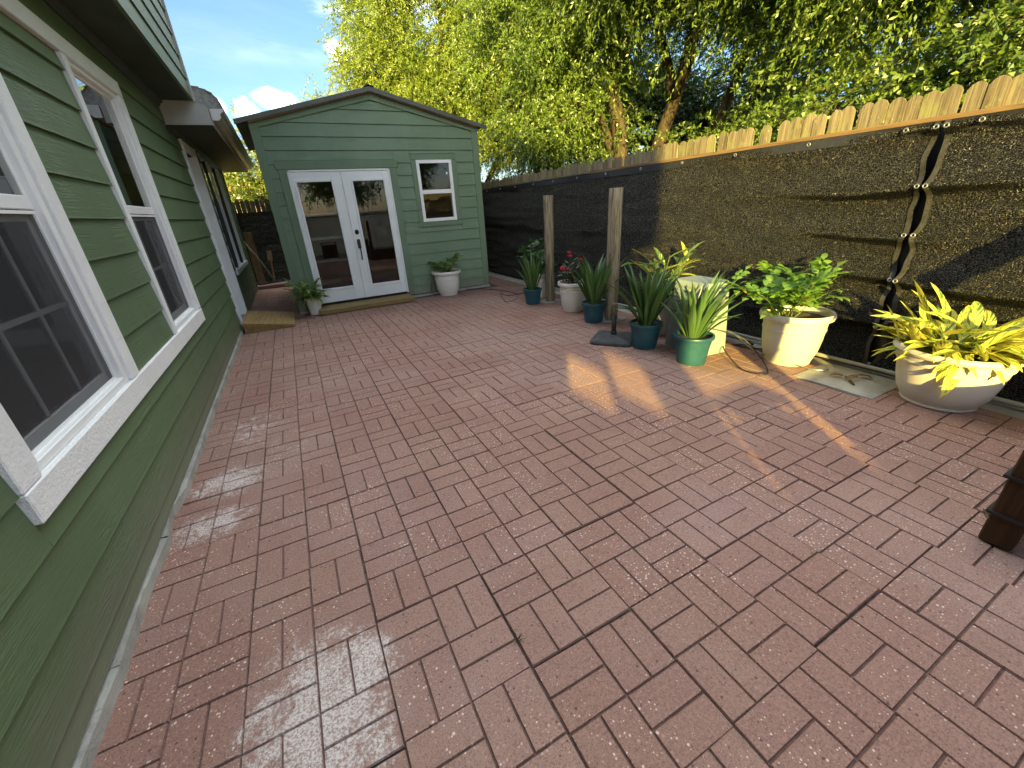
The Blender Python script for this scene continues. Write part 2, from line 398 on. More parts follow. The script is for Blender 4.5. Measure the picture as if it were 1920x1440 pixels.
def cloth_mat():
    """knitted shade fabric: near-black yarn whose slick threads glint where the sun rakes across them"""
    m, t, out = newmat('black_knit_shade_fabric'); p = pos(t)
    n1 = noise(t, scaled(t, p, (190, 130, 200)), 1.0, 3, 0.7)
    n2 = noise(t, scaled(t, p, (70, 14, 120)), 1.0, 3, 0.6)
    d = N(t, 'ShaderNodeBsdfDiffuse', {'Color': mixc(t, mapr(t, n2, 0.35, 0.7), (0.004, 0.0045, 0.006), (0.008, 0.0085, 0.010))})
    rib = noise(t, scaled(t, p, (0.0, 190, 12)), 1.0, 2, 0.6)
    bn = bump(t, rib, 1.0, 0.035)
    gl = N(t, 'ShaderNodeBsdfGlossy', {'Color': (0.62, 0.60, 0.50, 1), 'Roughness': 0.30, 'Normal': bn})
    mx = N(t, 'ShaderNodeMixShader', {0: mapr(t, n1, 0.44, 0.70, 0.0, CLOTH_GL), 1: d.outputs[0], 2: gl.outputs[0]})
    t.links.new(mx.outputs[0], out.inputs[0]); return m


CLOTH_GL = 0.40
GREEN = (0.104, 0.152, 0.074); SHEDG = (0.158, 0.225, 0.138)
M = {}
M['paver'] = paver_mat()
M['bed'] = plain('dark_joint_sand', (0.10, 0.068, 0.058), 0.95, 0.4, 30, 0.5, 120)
M['groove'] = plain('groove_dust_and_shade', (0.155, 0.092, 0.075), 0.95, 0.3, 30, 0.4, 120)  # groove dust, darkened further so its colour also stands for shade
M['concrete'] = plain('weathered_concrete', (0.36, 0.35, 0.31), 0.9, 0.18, 5, 0.5, 90, dirt=((0.16, 0.15, 0.11), 9, 0.5))
M['soil'] = plain('bare_soil', (0.07, 0.055, 0.035), 0.95, 0.35, 8, 0.6, 40)
M['ground'] = plain('yard_ground', (0.09, 0.10, 0.04), 0.95, 0.4, 1.5, 0.5, 30)
M['siding_y'] = siding('green_house_siding', GREEN, 1)
M['siding_x'] = siding('green_shed_siding', SHEDG, 0)
M['shedtrim'] = siding('green_shed_trim', tuple(c * 0.95 for c in SHEDG), 2)
M['white'] = plain('white_painted_trim', (0.88, 0.88, 0.87), 0.5, 0.03, 8, 0.5, 75, dirt=((0.6, 0.6, 0.56), 5, 0.08))
M['vinyl'] = plain('white_vinyl', (0.86, 0.86, 0.85), 0.35, 0.04, 4)
M['door'] = plain('white_door_paint', (0.86, 0.87, 0.86), 0.4, 0.03, 4, 0.08, 50)
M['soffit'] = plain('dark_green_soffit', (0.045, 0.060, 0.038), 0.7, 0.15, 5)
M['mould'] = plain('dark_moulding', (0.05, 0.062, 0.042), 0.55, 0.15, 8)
M['fascia'] = plain('pale_fascia_board', (0.52, 0.51, 0.47), 0.6, 0.08, 5, 0.15, 50)
M['gutter'] = plain('grey_beige_gutter', (0.34, 0.33, 0.29), 0.45, 0.08, 6)
M['shingle'] = plain('grey_asphalt_shingle', (0.47, 0.46, 0.44), 0.95, 0.2, 30, 0.7, 160, rand=0.15)
M['metalroof'] = plain('dark_green_grey_metal_roof', (0.10, 0.105, 0.09), 0.5, 0.15, 5, metal=0.0)
M['glass'] = glass('window_glass')
M['doorglass'] = glass('shed_glass', 1.42, (0.7, 0.72, 0.72))
M['room'] = plain('dim_interior', (0.10, 0.095, 0.085), 0.9, 0.2, 2)
M['shedroom'] = plain('shed_interior_boards', (0.075, 0.055, 0.042), 0.9, 0.3, 3)
M['curtain'] = plain('pale_curtain', (0.34, 0.33, 0.30), 0.9, 0.06, 5)
M['muntin'] = plain('grey_grille_bar', (0.40, 0.40, 0.40), 0.5)
M['black'] = plain('black_metal', (0.02, 0.02, 0.02), 0.4, 0.2, 9)
M['bronze'] = plain('dark_bronze', (0.055, 0.045, 0.04), 0.35, 0.2, 9, metal=0.7)
M['steel'] = plain('dull_steel', (0.33, 0.33, 0.32), 0.35, 0.1, 9, metal=0.8)
M['picket'] = wood('weathered_cedar_picket', (0.235, 0.198, 0.122), (0.10, 0.078, 0.045), 2, 0.85, 0.22, 0.55)
M['rail'] = wood('cedar_rail', (0.22, 0.145, 0.065), (0.12, 0.07, 0.03), 1, 0.8, 0.1)
M['post'] = wood('grey_treated_post', (0.34, 0.285, 0.19), (0.10, 0.078, 0.048), 2, 0.85, 0.12, 0.12, 1.0, 1.3)
M['step'] = wood('yellow_treated_pine', (0.33, 0.235, 0.095), (0.22, 0.15, 0.055), 0, 0.7, 0.1, 0, 0.4)
M['ramp'] = wood('treated_pine_ramp', (0.35, 0.235, 0.085), (0.22, 0.14, 0.05), 1, 0.7, 0.15, 0, 0.4)
M['stain'] = wood('brown_stained_timber', (0.062, 0.030, 0.012), (0.035, 0.016, 0.007), 2, 0.6, 0.1, 0, 0.4)
M['ply'] = wood('old_plywood', (0.32, 0.22, 0.12), (0.2, 0.13, 0.07), 2, 0.8, 0.2, 0, 0.3)
M['cloth'] = cloth_mat()
M['hem'] = plain('fabric_hem_tape', (0.030, 0.029, 0.026), 0.7, 0.3, 40, 0.5, 120)
M['hem2'] = plain('dark_fabric_hem', (0.016, 0.017, 0.02), 0.7, 0.3, 40, 0.4, 120)
M['teal'] = plain('teal_plastic', (0.018, 0.072, 0.100), 0.42, 0.1, 5, 0.08, 40, dirt=((0.06, 0.14, 0.13), 7, 0.4))
M['potwhite'] = plain('cream_white_plastic', (0.54, 0.51, 0.45), 0.45, 0.05, 5, 0.06, 60, dirt=((0.42, 0.38, 0.31), 6, 0.35))
M['potpale'] = plain('white_resin', (0.72, 0.70, 0.64), 0.4, 0.04, 5, 0.05, 60, dirt=((0.5, 0.46, 0.38), 6, 0.3))
M['box'] = plain('pale_grey_green_plastic', (0.24, 0.29, 0.27), 0.5, 0.06, 5, 0.06, 50, dirt=((0.25, 0.26, 0.22), 8, 0.4))
M['stone'] = plain('dark_resin_stone', (0.045, 0.05, 0.052), 0.7, 0.3, 14, 0.5, 50)
M['stem'] = plain('green_stem', (0.09, 0.13, 0.035), 0.6, 0.2, 20)
M['woody'] = plain('woody_stem', (0.10, 0.07, 0.04), 0.8, 0.2, 20)
M['bark'] = wood('rough_tree_bark', (0.095, 0.072, 0.048), (0.035, 0.025, 0.018), 2, 0.9, 0.1, 0.0, 1.0, 0.5)
M['sword'] = leafmat('sword_leaf', (0.045, 0.105, 0.026), (0.11, 0.19, 0.055), 0.25, 0.35, 0.05)
M['ginger_d'] = varieg('variegated_leaf', (0.10, 0.19, 0.035), (0.055, 0.125, 0.022), (0.42, 0.45, 0.13), 0.15)
M['ginger_y'] = varieg('golden_variegated_leaf', (0.13, 0.25, 0.03), (0.07, 0.16, 0.022), (0.66, 0.62, 0.09), 0.56)
M['bush'] = leafmat('bush_leaf', (0.07, 0.17, 0.018), (0.22, 0.36, 0.04), 0.42, 0.5, 0.025)
M['bushdark'] = leafmat('dark_shrub_leaf', (0.025, 0.075, 0.02), (0.07, 0.15, 0.035), 0.3)
M['roseleaf'] = leafmat('rose_leaf', (0.022, 0.05, 0.025), (0.05, 0.09, 0.04), 0.25)
M['rose'] = leafmat('rose_petal', (0.50, 0.012, 0.05), (0.75, 0.05, 0.13), 0.25)
M['yellow'] = leafmat('yellow_petal', (0.75, 0.36, 0.01), (0.85, 0.50, 0.03), 0.3)
M['tree_a'] = leafmat('tree_leaf_mid', (0.045, 0.110, 0.012), (0.24, 0.34, 0.030), 0.42)
M['tree_b'] = leafmat('tree_leaf_bright', (0.14, 0.23, 0.016), (0.40, 0.46, 0.04), 0.45)
M['tree_c'] = leafmat('tree_leaf_dark', (0.03, 0.07, 0.015), (0.10, 0.16, 0.03), 0.4)
M['wall_pale'] = plain('pale_stucco', (0.55, 0.50, 0.42), 0.9, 0.08, 2, 0.2, 30)
M['orange_roof'] = plain('terracotta_shingle', (0.42, 0.20, 0.09), 0.9, 0.15, 9, 0.3, 40)
M['grey_roof'] = plain('pale_grey_shingle', (0.40, 0.40, 0.39), 0.9, 0.15, 9, 0.3, 40)
M['cable'] = plain('black_cable', (0.015, 0.015, 0.015), 0.4)
M['dry'] = plain('dry_leaf', (0.24, 0.15, 0.07), 0.8, 0.3, 30)
m, t, out = newmat('insect_screen')
fs = N(t, 'ShaderNodeBsdfDiffuse', {'Color': (0.075, 0.078, 0.082, 1)}); ft = N(t, 'ShaderNodeBsdfTransparent')
t.links.new(N(t, 'ShaderNodeMixShader', {0: 0.36, 1: ft.outputs[0], 2: fs.outputs[0]}).outputs[0], out.inputs[0]); M['screen'] = m

# ------------------------------------------------------------------ ground and patio
g = MB(); g.face([(-160, -160, -0.09), (160, -160, -0.09), (160, 160, -0.09), (-160, 160, -0.09)])
kind(g.obj('ground', M['ground']), 'structure')
g = MB(); g.box(3.62, 3.98, -3, 11.6, -0.08, -0.012); g.box(-3.2, 3.61, 10.5, 11.6, -0.08, -0.014)
kind(g.obj('concrete_footing', M['concrete']), 'structure')
g = MB(); g.box(3.225, 3.615, 1.09, 1.60, -0.07, 0.003)
kind(g.obj('concrete_pad', M['concrete']), 'structure')
PX0, PY0, PS = -0.857, 0.727, 0.406
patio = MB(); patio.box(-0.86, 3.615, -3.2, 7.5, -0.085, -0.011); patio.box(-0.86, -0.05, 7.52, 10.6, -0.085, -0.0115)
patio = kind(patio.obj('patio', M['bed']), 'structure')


def slab_mesh(seed):
    r = random.Random(seed); b = MB(); h = PS / 2 - 0.001
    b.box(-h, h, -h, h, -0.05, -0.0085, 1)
    q = PS / 2
    def brick(x0, x1, y0, y1):
        gx = 0.0024; c = 0.0020
        x0 += gx if abs(x0) < q - 1e-6 else 0.0016; x1 -= gx if abs(x1) < q - 1e-6 else 0.0016
        y0 += gx if abs(y0) < q - 1e-6 else 0.0016; y1 -= gx if abs(y1) < q - 1e-6 else 0.0016
        z = r.uniform(-0.0012, 0.0006); zb = -0.0092
        T = [(x0 + c, y0 + c, z), (x1 - c, y0 + c, z), (x1 - c, y1 - c, z), (x0 + c, y1 - c, z)]
        B = [(x0, y0, zb), (x1, y0, zb), (x1, y1, zb), (x0, y1, zb)]
        n0 = len(b.v); b.face(T)
        for i in range(4):
            j = (i + 1) % 4; b.face([B[i], B[j], T[j], T[i]])
        tone = r.random(); tones.extend([tone] * (len(b.v) - n0))
    tones = [.5] * len(b.v)
    for qx, qy in ((0, 0), (1, 0), (0, 1), (1, 1)):
        x0 = -q + qx * q; y0 = -q + qy * q
        if (qx + qy) % 2 == 1:                      # two bricks lying along X (split line runs along X)
            brick(x0, x0 + q, y0, y0 + q / 2); brick(x0, x0 + q, y0 + q / 2, y0 + q)
        else:
            brick(x0, x0 + q / 2, y0, y0 + q); brick(x0 + q / 2, x0 + q, y0, y0 + q)
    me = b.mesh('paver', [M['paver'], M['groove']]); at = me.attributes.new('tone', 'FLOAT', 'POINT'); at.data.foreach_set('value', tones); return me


slabs = [slab_mesh(i) for i in range(10)]
rp = random.Random(3)
for k in range(11):
    drift = rp.uniform(-0.012, 0.012)
    for j in range(-5, 25):
        x = PX0 + (k + 0.5) * PS; y = PY0 + (j + 0.5) * PS + drift + k * 0.0012
        if y > 7.03 - 0.16 and not (k < 2 or k > 9): continue
        if y > 7.0 and k == 10 and y > 8.2: continue
        if k == 1 and y > 7.1: x -= 0.006
        if k == 10 and 1.1 < y < 1.6: continue
        o = link('paver', rp.choice(slabs), patio)
        near = 1.0 if y < 4 else 0.6
        o.location = (x + rp.uniform(-.002, .002), y + rp.uniform(-.003, .003), rp.uniform(-.003, .003) * near)
        o.rotation_euler = (R(rp.gauss(0, .25)) * near, R(rp.gauss(0, .25)) * near, R(rp.gauss(0.0, .22)))
        s = rp.uniform(0.993, 1.0); o.scale = (s, s, 1)
# raised edging across the alley
e = MB(); e.cbox(-0.84, -0.12, 10.30, 10.47, -0.05, 0.075, 0.006); kind(e.obj('kerb', M['paver']), 'structure')

# ------------------------------------------------------------------ house (left)
XW = -0.850
house = thing('house', 'green lap-sided house with white-trimmed windows along the left side', 'house', (-0.85, 3.3, 0))
IH = Matrix.Translation((0.85, -3.3, 0))


def hp(mb, name, mats, parent=None, sharp=None):
    """part of the house, given in world coordinates"""
    o = mb.obj(name, mats, parent or house, sharp)
    if parent is None or parent == house: o.matrix_parent_inverse = IH
    return o


def lap_y(y0, y1, z0, z1, xf=XW, proud=0.019):
    b = MB()
    z0 = z0 + .006; P = [(xf - 0.012, z0), (xf + proud, z0), (xf + proud - 0.002, z0 + 0.012), (xf + 0.004, z1), (xf - 0.012, z1)]
    return b.prism(P, 1, y0, y1)


Y0H, Y1H = -1.2, 10.25
courses = [0.058] + [0.129 + 0.181 * i for i in range(13)]; courses = [c for c in courses if c < 2.50] + [2.50]
openings = [(1.455, 2.555, 0.585, 2.30), (3.39, 4.385, 0.585, 2.30), (2.555, 3.39, 0.585, 0.676), (2.555, 3.39, 2.215, 2.30), (6.40, 7.31, 0.0, 2.29), (7.66, 9.76, 0.585, 2.29)]
joints = [0.3, 2.93, 4.9, 5.93, 8.6]
rb = random.Random(5)
for i in range(len(courses) - 1):
    z0, z1 = courses[i], courses[i + 1] + 0.004
    for (za, zb) in ((z0, z1),):
        cuts = [Y0H, Y1H]; bl = []
        for (a, b_, c, d) in openings:
            if c < zb - 0.01 and d > za + 0.01: bl.append((a, b_, c, d))
        # split the course along Y at every opening edge; a board keeps the height left free by the opening
        ys = sorted(set([Y0H, Y1H, 5.90] + [v for q in bl for v in q[:2]] + [rb.choice((0.2, 0.75)) if i % 2 else -0.35] + ([5.2] if i % 3 == 0 else []) + ([2.98] if i == 2 else [])))
        merged = []
        for a, b_ in zip(ys[:-1], ys[1:]):
            mid = (a + b_) / 2; lo, hi = za, zb
            for (p, q, c, d) in bl:
                if p < mid < q:
                    if c <= lo + 0.02 and d >= hi - 0.02: lo = hi
                    elif c <= lo + 0.02: lo = d
                    elif d >= hi - 0.02: hi = c
            if mid > 5.9: hi = min(hi, 2.305)
            if hi - lo > 0.02: merged.append([a, b_, lo, hi])
        for a, b_, lo, hi in merged:
            hp(lap_y(a + 0.0008, b_ - 0.0008, lo, hi), 'siding_board', M['siding_y'])
# foundation and wall core
f = MB(); f.box(-1.4, XW - 0.008, Y0H, Y1H, -0.08, 0.055)
rl = random.Random(17); yy_ = -1.2; xo_ = XW + .030
while yy_ < 6.38:                                                       # rough mortar ledge under the siding
    ye_ = min(yy_ + rl.uniform(.12, .35), 6.38); xn_ = XW + .030 + rl.uniform(-.009, .008) - (.02 if 1.9 < yy_ < 2.15 else 0)
    zt_ = .047 + rl.uniform(-.006, .004)
    for q in (((xo_, zt_), (xn_, zt_)),):
        f.face([(XW - .01, yy_, .05), (xo_, yy_, zt_), (xn_, ye_, zt_), (XW - .01, ye_, .05)]); f.face([(xo_, yy_, zt_), (xo_ + .004, yy_, -.05), (xn_ + .004, ye_, -.05), (xn_, ye_, zt_)])
    yy_, xo_ = ye_, xn_
hp(f, 'foundation', M['concrete'])
core = MB()
for a, b_, c, d in ((Y0H, 1.455, .055, 2.5), (2.555, 3.39, .055, 2.5), (1.455, 2.555, .055, .585), (1.455, 2.555, 2.30, 2.5), (3.39, 4.385, .055, .585), (3.39, 4.385, 2.3, 2.5),
                    (4.385, 6.40, .055, 2.5), (6.40, 7.31, 2.15, 2.5), (7.31, 7.66, .055, 2.5), (7.66, 9.76, .055, .585), (9.76, Y1H, .055, 2.5)):
    core.box(-1.0, XW - 0.013, a, b_, c, d)
core.box(-6.0, -1.0, Y0H, Y0H + .15, 0, 2.5); core.box(-6, -1.0, Y1H - .15, Y1H, 0, 2.5); core.box(-6.15, -6, Y0H, Y1H, 0, 2.5)
hp(core, 'wall', M['room'])
cm = MB(); cm.box(XW - .06, XW + .028, Y1H - 0.10, Y1H + .02, 0.04, 2.30); hp(cm, 'corner_trim', M['siding_y'])


def house_window(y0, y1, z0, z1, zr, trims, curtain, rows):
    """y0..y1, z0..z1 = opening inside the trim"""
    w = MB(); fr = 0.042
    xo = XW + 0.014
    w.cbox(xo - .07, xo, y0, y0 + fr, z0, z1, .004); w.cbox(xo - .07, xo, y1 - fr, y1, z0, z1, .004)
    w.cbox(xo - .07, xo - .001, y0 + fr, y1 - fr, z0, z0 + fr * .8, .004); w.cbox(xo - .07, xo - .001, y0 + fr, y1 - fr, z1 - fr * .7, z1, .004)
    win = hp(w, 'window', M['vinyl'])
    def sub(mb, name, mt):
        return mb.obj(name, mt, win)
    a, b_ = y0 + fr, y1 - fr
    zl0, zu1 = z0 + fr * .8, z1 - fr * .7
    s = MB(); xs = XW - 0.010                                       # upper sash (outer)
    for q in ((a, a + .022, zr, zu1), (b_ - .022, b_, zr, zu1), (a + .022, b_ - .022, zr, zr + .05), (a + .022, b_ - .022, zu1 - .022, zu1)):
        s.cbox(xs - .018, xs, q[0], q[1], q[2], q[3], .003)
    sub(s, 'upper_sash', M['vinyl'])
    s = MB(); xl = XW - 0.034
    for q in ((a, a + .03, zl0, zr - .002), (b_ - .03, b_, zl0, zr - .002), (a + .03, b_ - .03, zl0, zl0 + .045), (a + .03, b_ - .03, zr - .042, zr - .002)):
        s.cbox(xl - .018, xl, q[0], q[1], q[2], q[3], .003)
    sub(s, 'lower_sash', M['vinyl'])
    p = MB(); p.box(xs - .011, xs - .007, a + .02, b_ - .02, zr + .045, zu1 - .02); sub(p, 'pane', M['glass'])
    p = MB(); p.box(xl - .011, xl - .007, a + .028, b_ - .028, zl0 + .042, zr - .04); sub(p, 'pane', M['glass'])
    sf = MB()                                                       # screen in a thin white frame on the lower half
    for q in ((a, a + .012, zl0, zr - .004), (b_ - .012, b_, zl0, zr - .004), (a + .012, b_ - .012, zl0, zl0 + .012), (a + .012, b_ - .012, zr - .016, zr - .004)):
        sf.box(xs - .012, xs - .002, *q)
    sub(sf, 'screen_frame', M['vinyl'])
    sn = MB(); sn.box(xs - .009, xs - .0085, a + .01, b_ - .01, zl0 + .01, zr - .012); sub(sn, 'insect_screen', M['screen'])
    for lo, hi, xx in ((zr + .05, zu1 - .02, xs - .0115), (zl0 + .045, zr - .042, xl - .001)):
        for k in (1, 2):
            yy = a + (b_ - a) * k / 3; mu = MB(); mu.box(xx - .005, xx, yy - .009, yy + .009, lo, hi); sub(mu, 'muntin', M['muntin'])
        zm = (lo + hi) / 2; mu = MB(); mu.box(xx - .006, xx - .0007, a + .03, b_ - .03, zm - .009, zm + .009); sub(mu, 'muntin', M['muntin'])
    if curtain:
        cu = MB(); n = 60
        for k in range(n):
            ya, yb = [a - .1 + (b_ - a + .2) * q / n for q in (k, k + 1)]
            xa, xb = [XW - .15 + .022 * math.sin(q * 0.9) + .012 * math.sin(q * 2.3) for q in (k, k + 1)]
            cu.face([(xa, ya, z0 - .1), (xb, yb, z0 - .1), (xb, yb, z1 + .1), (xa, ya, z1 + .1)], True)
        sub(cu, 'curtain', M['curtain'])
    return win


def tr(y0, y1, z0, z1, x1=XW + 0.030, x0=XW - 0.012, nm='window_trim'):
    b = MB(); b.cbox(x0, x1, y0, y1, z0, z1, .004); return hp(b, nm, M['white'])


house_window(1.565, 2.455, 0.68, 2.212, 1.435, None, True, 2)
house_window(3.455, 4.285, 0.68, 2.212, 1.435, None, True, 2)
tr(1.455, 1.563, 0.682, 2.210); tr(2.457, 2.557, 0.682, 2.210); tr(3.388, 3.453, 0.682, 2.210); tr(4.287, 4.388, 0.682, 2.210)
tr(1.455, 4.388, 0.577, 0.680, XW + .032); tr(1.455, 4.388, 2.212, 2.307, XW + .032)
# far window by the alley: dark sliders in white frame
w = MB(); xo = XW + .012
for q in ((7.67, 7.72, .60, 2.27), (9.70, 9.75, .60, 2.27), (7.72, 9.70, .60, .67), (7.72, 9.70, 2.21, 2.27)): w.cbox(xo - .08, xo + (.02 if q[3] < .7 else 0), *q, .004)
win3 = hp(w, 'window', M['vinyl'])
for k in range(1, 4):
    yy = 7.72 + 1.98 * k / 4; b = MB(); b.cbox(xo - .05, xo - .006, yy - .022, yy + .022, .67, 2.21, .003); b.obj('mullion', M['vinyl' if k == 2 else 'black'], win3)
for k in range(4):
    b = MB(); b.box(xo - .03, xo - .026, 7.73 + .495 * k, 7.69 + .495 * (k + 1), .67, 2.21); b.obj('pane', M['glass'], win3)
# side door recess
tr(6.405, 6.455, .03, 2.25, XW + .038, XW - .012, 'door_casing')
dj = MB(); dj.cbox(XW - .15, XW + .040, 7.20, 7.235, .08, 2.16, .003); hp(dj, 'door_jamb', M['white'])
tr(7.237, 7.305, .03, 2.25, XW + .034, XW - .012, 'door_casing')
dj = MB(); dj.cbox(XW - .15, XW - .014, 6.42, 6.453, .08, 2.16, .003); hp(dj, 'door_jamb', M['white'])
tr(6.457, 7.235, 2.162, 2.25, XW + .030, XW - .012, 'door_casing')
th = MB(); th.cbox(XW - .16, XW + .035, 6.457, 7.235, .03, .085, .004); hp(th, 'door_threshold', M['steel'])
sd = MB(); sd.cbox(XW - .17, XW - .13, 6.455, 7.198, .09, 2.158, .004); sdo = hp(sd, 'door', M['door'])
b = MB(); b.box(XW - .128, XW - .124, 6.55, 7.10, .3, 2.05); b.obj('pane', M['glass'], sdo)
b = MB(); b.tube([(XW - .13, 6.52, 1.0), (XW - .07, 6.52, 1.0)], .02, 10); b.obj('knob', M['bronze'], sdo)
# eaves: moulding, deep soffit, overhanging upper wall
mo = MB(); mo.prism([(XW - .01, 2.455), (XW + .022, 2.455), (XW + .030, 2.475), (XW + .05, 2.485), (XW + .055, 2.508), (XW - .01, 2.508)], 1, -3.05, 5.89); hp(mo, 'moulding', M['mould'])
XU = -0.545
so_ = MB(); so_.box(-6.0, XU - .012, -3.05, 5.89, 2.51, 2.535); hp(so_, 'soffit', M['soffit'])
nup = 9
for i in range(nup):
    z0 = 2.505 + .178 * i; hp(lap_y(-3.05, 5.885, z0, z0 + .182, XU - .004, .017), 'siding_board', M['siding_y'])
uw = MB(); uw.box(-6.0, XU - .017, -3.05, 5.885, 2.536, 4.11); hp(uw, 'upper_wall', M['siding_x'])
uc = MB(); uc.cbox(XU - .05, XU + .026, 5.887, 5.925, 2.50, 4.11, .004); hp(uc, 'corner_trim', M['fascia'])
ur = MB(); ur.prism([(XU + .25, 4.03), (XU + .25, 4.12), (-3.3, 4.95), (-6.3, 4.12), (-6.3, 4.03)], 1, -3.15, 6.1); hp(ur, 'roof', M['shingle'])
# unseen screen added behind the camera; its slots shape the sun patch on the paving
ps = MB()
for q in ((-3.28, -2.72, 0, 2.51), (-2.72, -2.16, 0, 1.09), (-2.72, -2.16, 1.30, 2.51), (-2.16, -2.12, 0, 2.51), (-2.12, -1.50, 0, .99), (-2.12, -1.50, 1.17, 2.51), (-1.50, -1.2, 0, 2.51)): ps.box(-0.90, -0.852, *q)
hp(ps, 'sun_slot_screen', M['siding_y'])
# lower roof past Y = 5.9 : boxed eave, gutter, curved shingle roof
lb = MB(); lb.prism([(-0.85, 2.525), (-0.85, 2.30), (-0.435, 2.305), (-0.425, 2.447), (-0.53, 2.504)], 1, 5.905, 5.93); hp(lb, 'eave_return', M['fascia'])
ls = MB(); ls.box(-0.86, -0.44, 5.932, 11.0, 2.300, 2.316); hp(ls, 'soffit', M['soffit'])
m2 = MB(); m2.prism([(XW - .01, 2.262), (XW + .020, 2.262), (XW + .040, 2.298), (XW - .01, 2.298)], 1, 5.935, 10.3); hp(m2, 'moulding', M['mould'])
fa = MB(); fa.cbox(-.438, -.420, 5.932, 11.0, 2.302, 2.446, .003); hp(fa, 'fascia', M['fascia'])
gu = MB(); gu.prism([(-.419, 2.448), (-.419, 2.345), (-.36, 2.345), (-.335, 2.37), (-.335, 2.40), (-.30, 2.43), (-.30, 2.452), (-.306, 2.452), (-.31, 2.436), (-.345, 2.405), (-.345, 2.375), (-.363, 2.353), (-.412, 2.353), (-.412, 2.448)], 1, 5.91, 11.0)
gut = hp(gu, 'gutter', M['gutter'])
ge = MB(); ge.prism([(-.419, 2.448), (-.419, 2.345), (-.36, 2.345), (-.335, 2.37), (-.335, 2.40), (-.30, 2.43), (-.30, 2.452)], 1, 5.902, 5.909); ge.obj('end_cap', M['white'], gut)
prof = [(-.305, 2.456), (-.312, 2.50), (-.330, 2.545), (-.36, 2.585), (-.405, 2.615), (-.46, 2.635), (-.53, 2.648), (-.70, 2.672), (-1.1, 2.72), (-1.9, 2.85), (-3.3, 3.10)]
cr = MB(); cr.prism(prof + [(-3.3, 2.5), (-.41, 2.45)], 1, 5.94, 11.05); rf = hp(cr, 'roof', M['shingle'])
rs = random.Random(11)
for i in range(7):                                                    # shingle courses laid over the curve
    (xa, za), (xb, zb) = prof[i], prof[i + 1]
    y = 5.93 - rs.uniform(0, .02)
    while y < 11:
        w_ = rs.uniform(.22, .34); ye = min(y + w_, 11.06)
        nx, nz = (za - zb), (xa - xb); L = math.hypot(nx, nz); nx, nz = -nx / L, nz / L
        if nz < 0: nx, nz = -nx, -nz
        h0, h1 = .009 + rs.uniform(0, .003), .003
        sh = MB(); sh.prism([(xa + nx * .001, za + nz * .001), (xa + nx * h0, za + nz * h0), (xb + nx * h1, zb + nz * h1), (xb + nx * .001, zb + nz * .001)], 1, y + .002, ye - .002)
        sh.obj('shingle', M['shingle'], rf); y = ye

# wooden ramp at the side door
rampt = thing('wooden_ramp', 'small wedge-shaped wooden ramp below the side door of the green house', 'ramp', (-.5, 6.7, 0))
IR = Matrix.Translation((.5, -6.7, 0))
b = MB(); b.prism([(-.795, 0.0), (-.795, .105), (-.23, .012), (-.23, 0.0)], 1, 6.21, 6.245); o = b.obj('side_board', M['ramp'], rampt); o.matrix_parent_inverse = IR
b = MB(); b.prism([(-.795, 0.0), (-.795, .105), (-.23, .012), (-.23, 0.0)], 1, 7.08, 7.115); o = b.obj('side_board', M['ramp'], rampt); o.matrix_parent_inverse = IR
for k in range(4):
    ya = 6.20 + k * .231; b = MB()
    b.prism([(-.80, .107), (-.80, .145), (-.20, .030), (-.20, .006)], 1, ya, ya + .228); o = b.obj('plank', M['ramp'], rampt); o.matrix_parent_inverse = IR

# ------------------------------------------------------------------ shed
SX0, SX1, SY, SYB = -0.10, 3.085, 7.03, 9.7
shed = thing('shed', 'green gabled garden shed with white glazed double doors', 'shed', (1.5, 8.3, 0))
IS = Matrix.Translation((-1.5, -8.3, 0))


def sp(mb, name, mt, parent=None, sharp=None):
    o = mb.obj(name, mt, parent or shed, sharp)
    if parent is None: o.matrix_parent_inverse = IS
    return o


AX, AZ, EZ = 1.475, 2.905, 2.515            # apex and eave of the front wall
def gable(x): return AZ - (AZ - EZ) * (abs(x - AX) / (AX - SX0 if x < AX else SX1 - AX))
def lap_x(x0, x1, z0, z1, yf=SY, proud=.020, clip=False):
    b = MB(); z0 = z0 + .006; y_b, y_m, y_t = yf + .010, yf - proud, yf - .002
    if not clip: return b.prism([(y_b, z0), (y_m, z0), (y_m + .001, z0 + .01), (y_t, z1), (y_b, z1)], 0, x0, x1)
    # board cut by the gable slope
    def lim(z, s):
        k = (AZ - z) / (AZ - EZ)
        return (AX - k * (AX - SX0)) if s < 0 else (AX + k * (SX1 - AX))
    xa0, xa1 = max(x0, lim(z0, -1)), min(x1, lim(z0, 1)); z1 = min(z1, AZ - .002)
    xb0, xb1 = max(x0, lim(z1, -1)), min(x1, lim(z1, 1))
    F = [(xa0, y_m, z0), (xa1, y_m, z0), (xb1, y_t, z1), (xb0, y_t, z1)]; B = [(q[0], y_b, q[2]) for q in F]
    b.face(F); b.face(B[::-1])
    for i in range(4):
        j = (i + 1) % 4; b.face([F[j], F[i], B[i], B[j]])
    return b


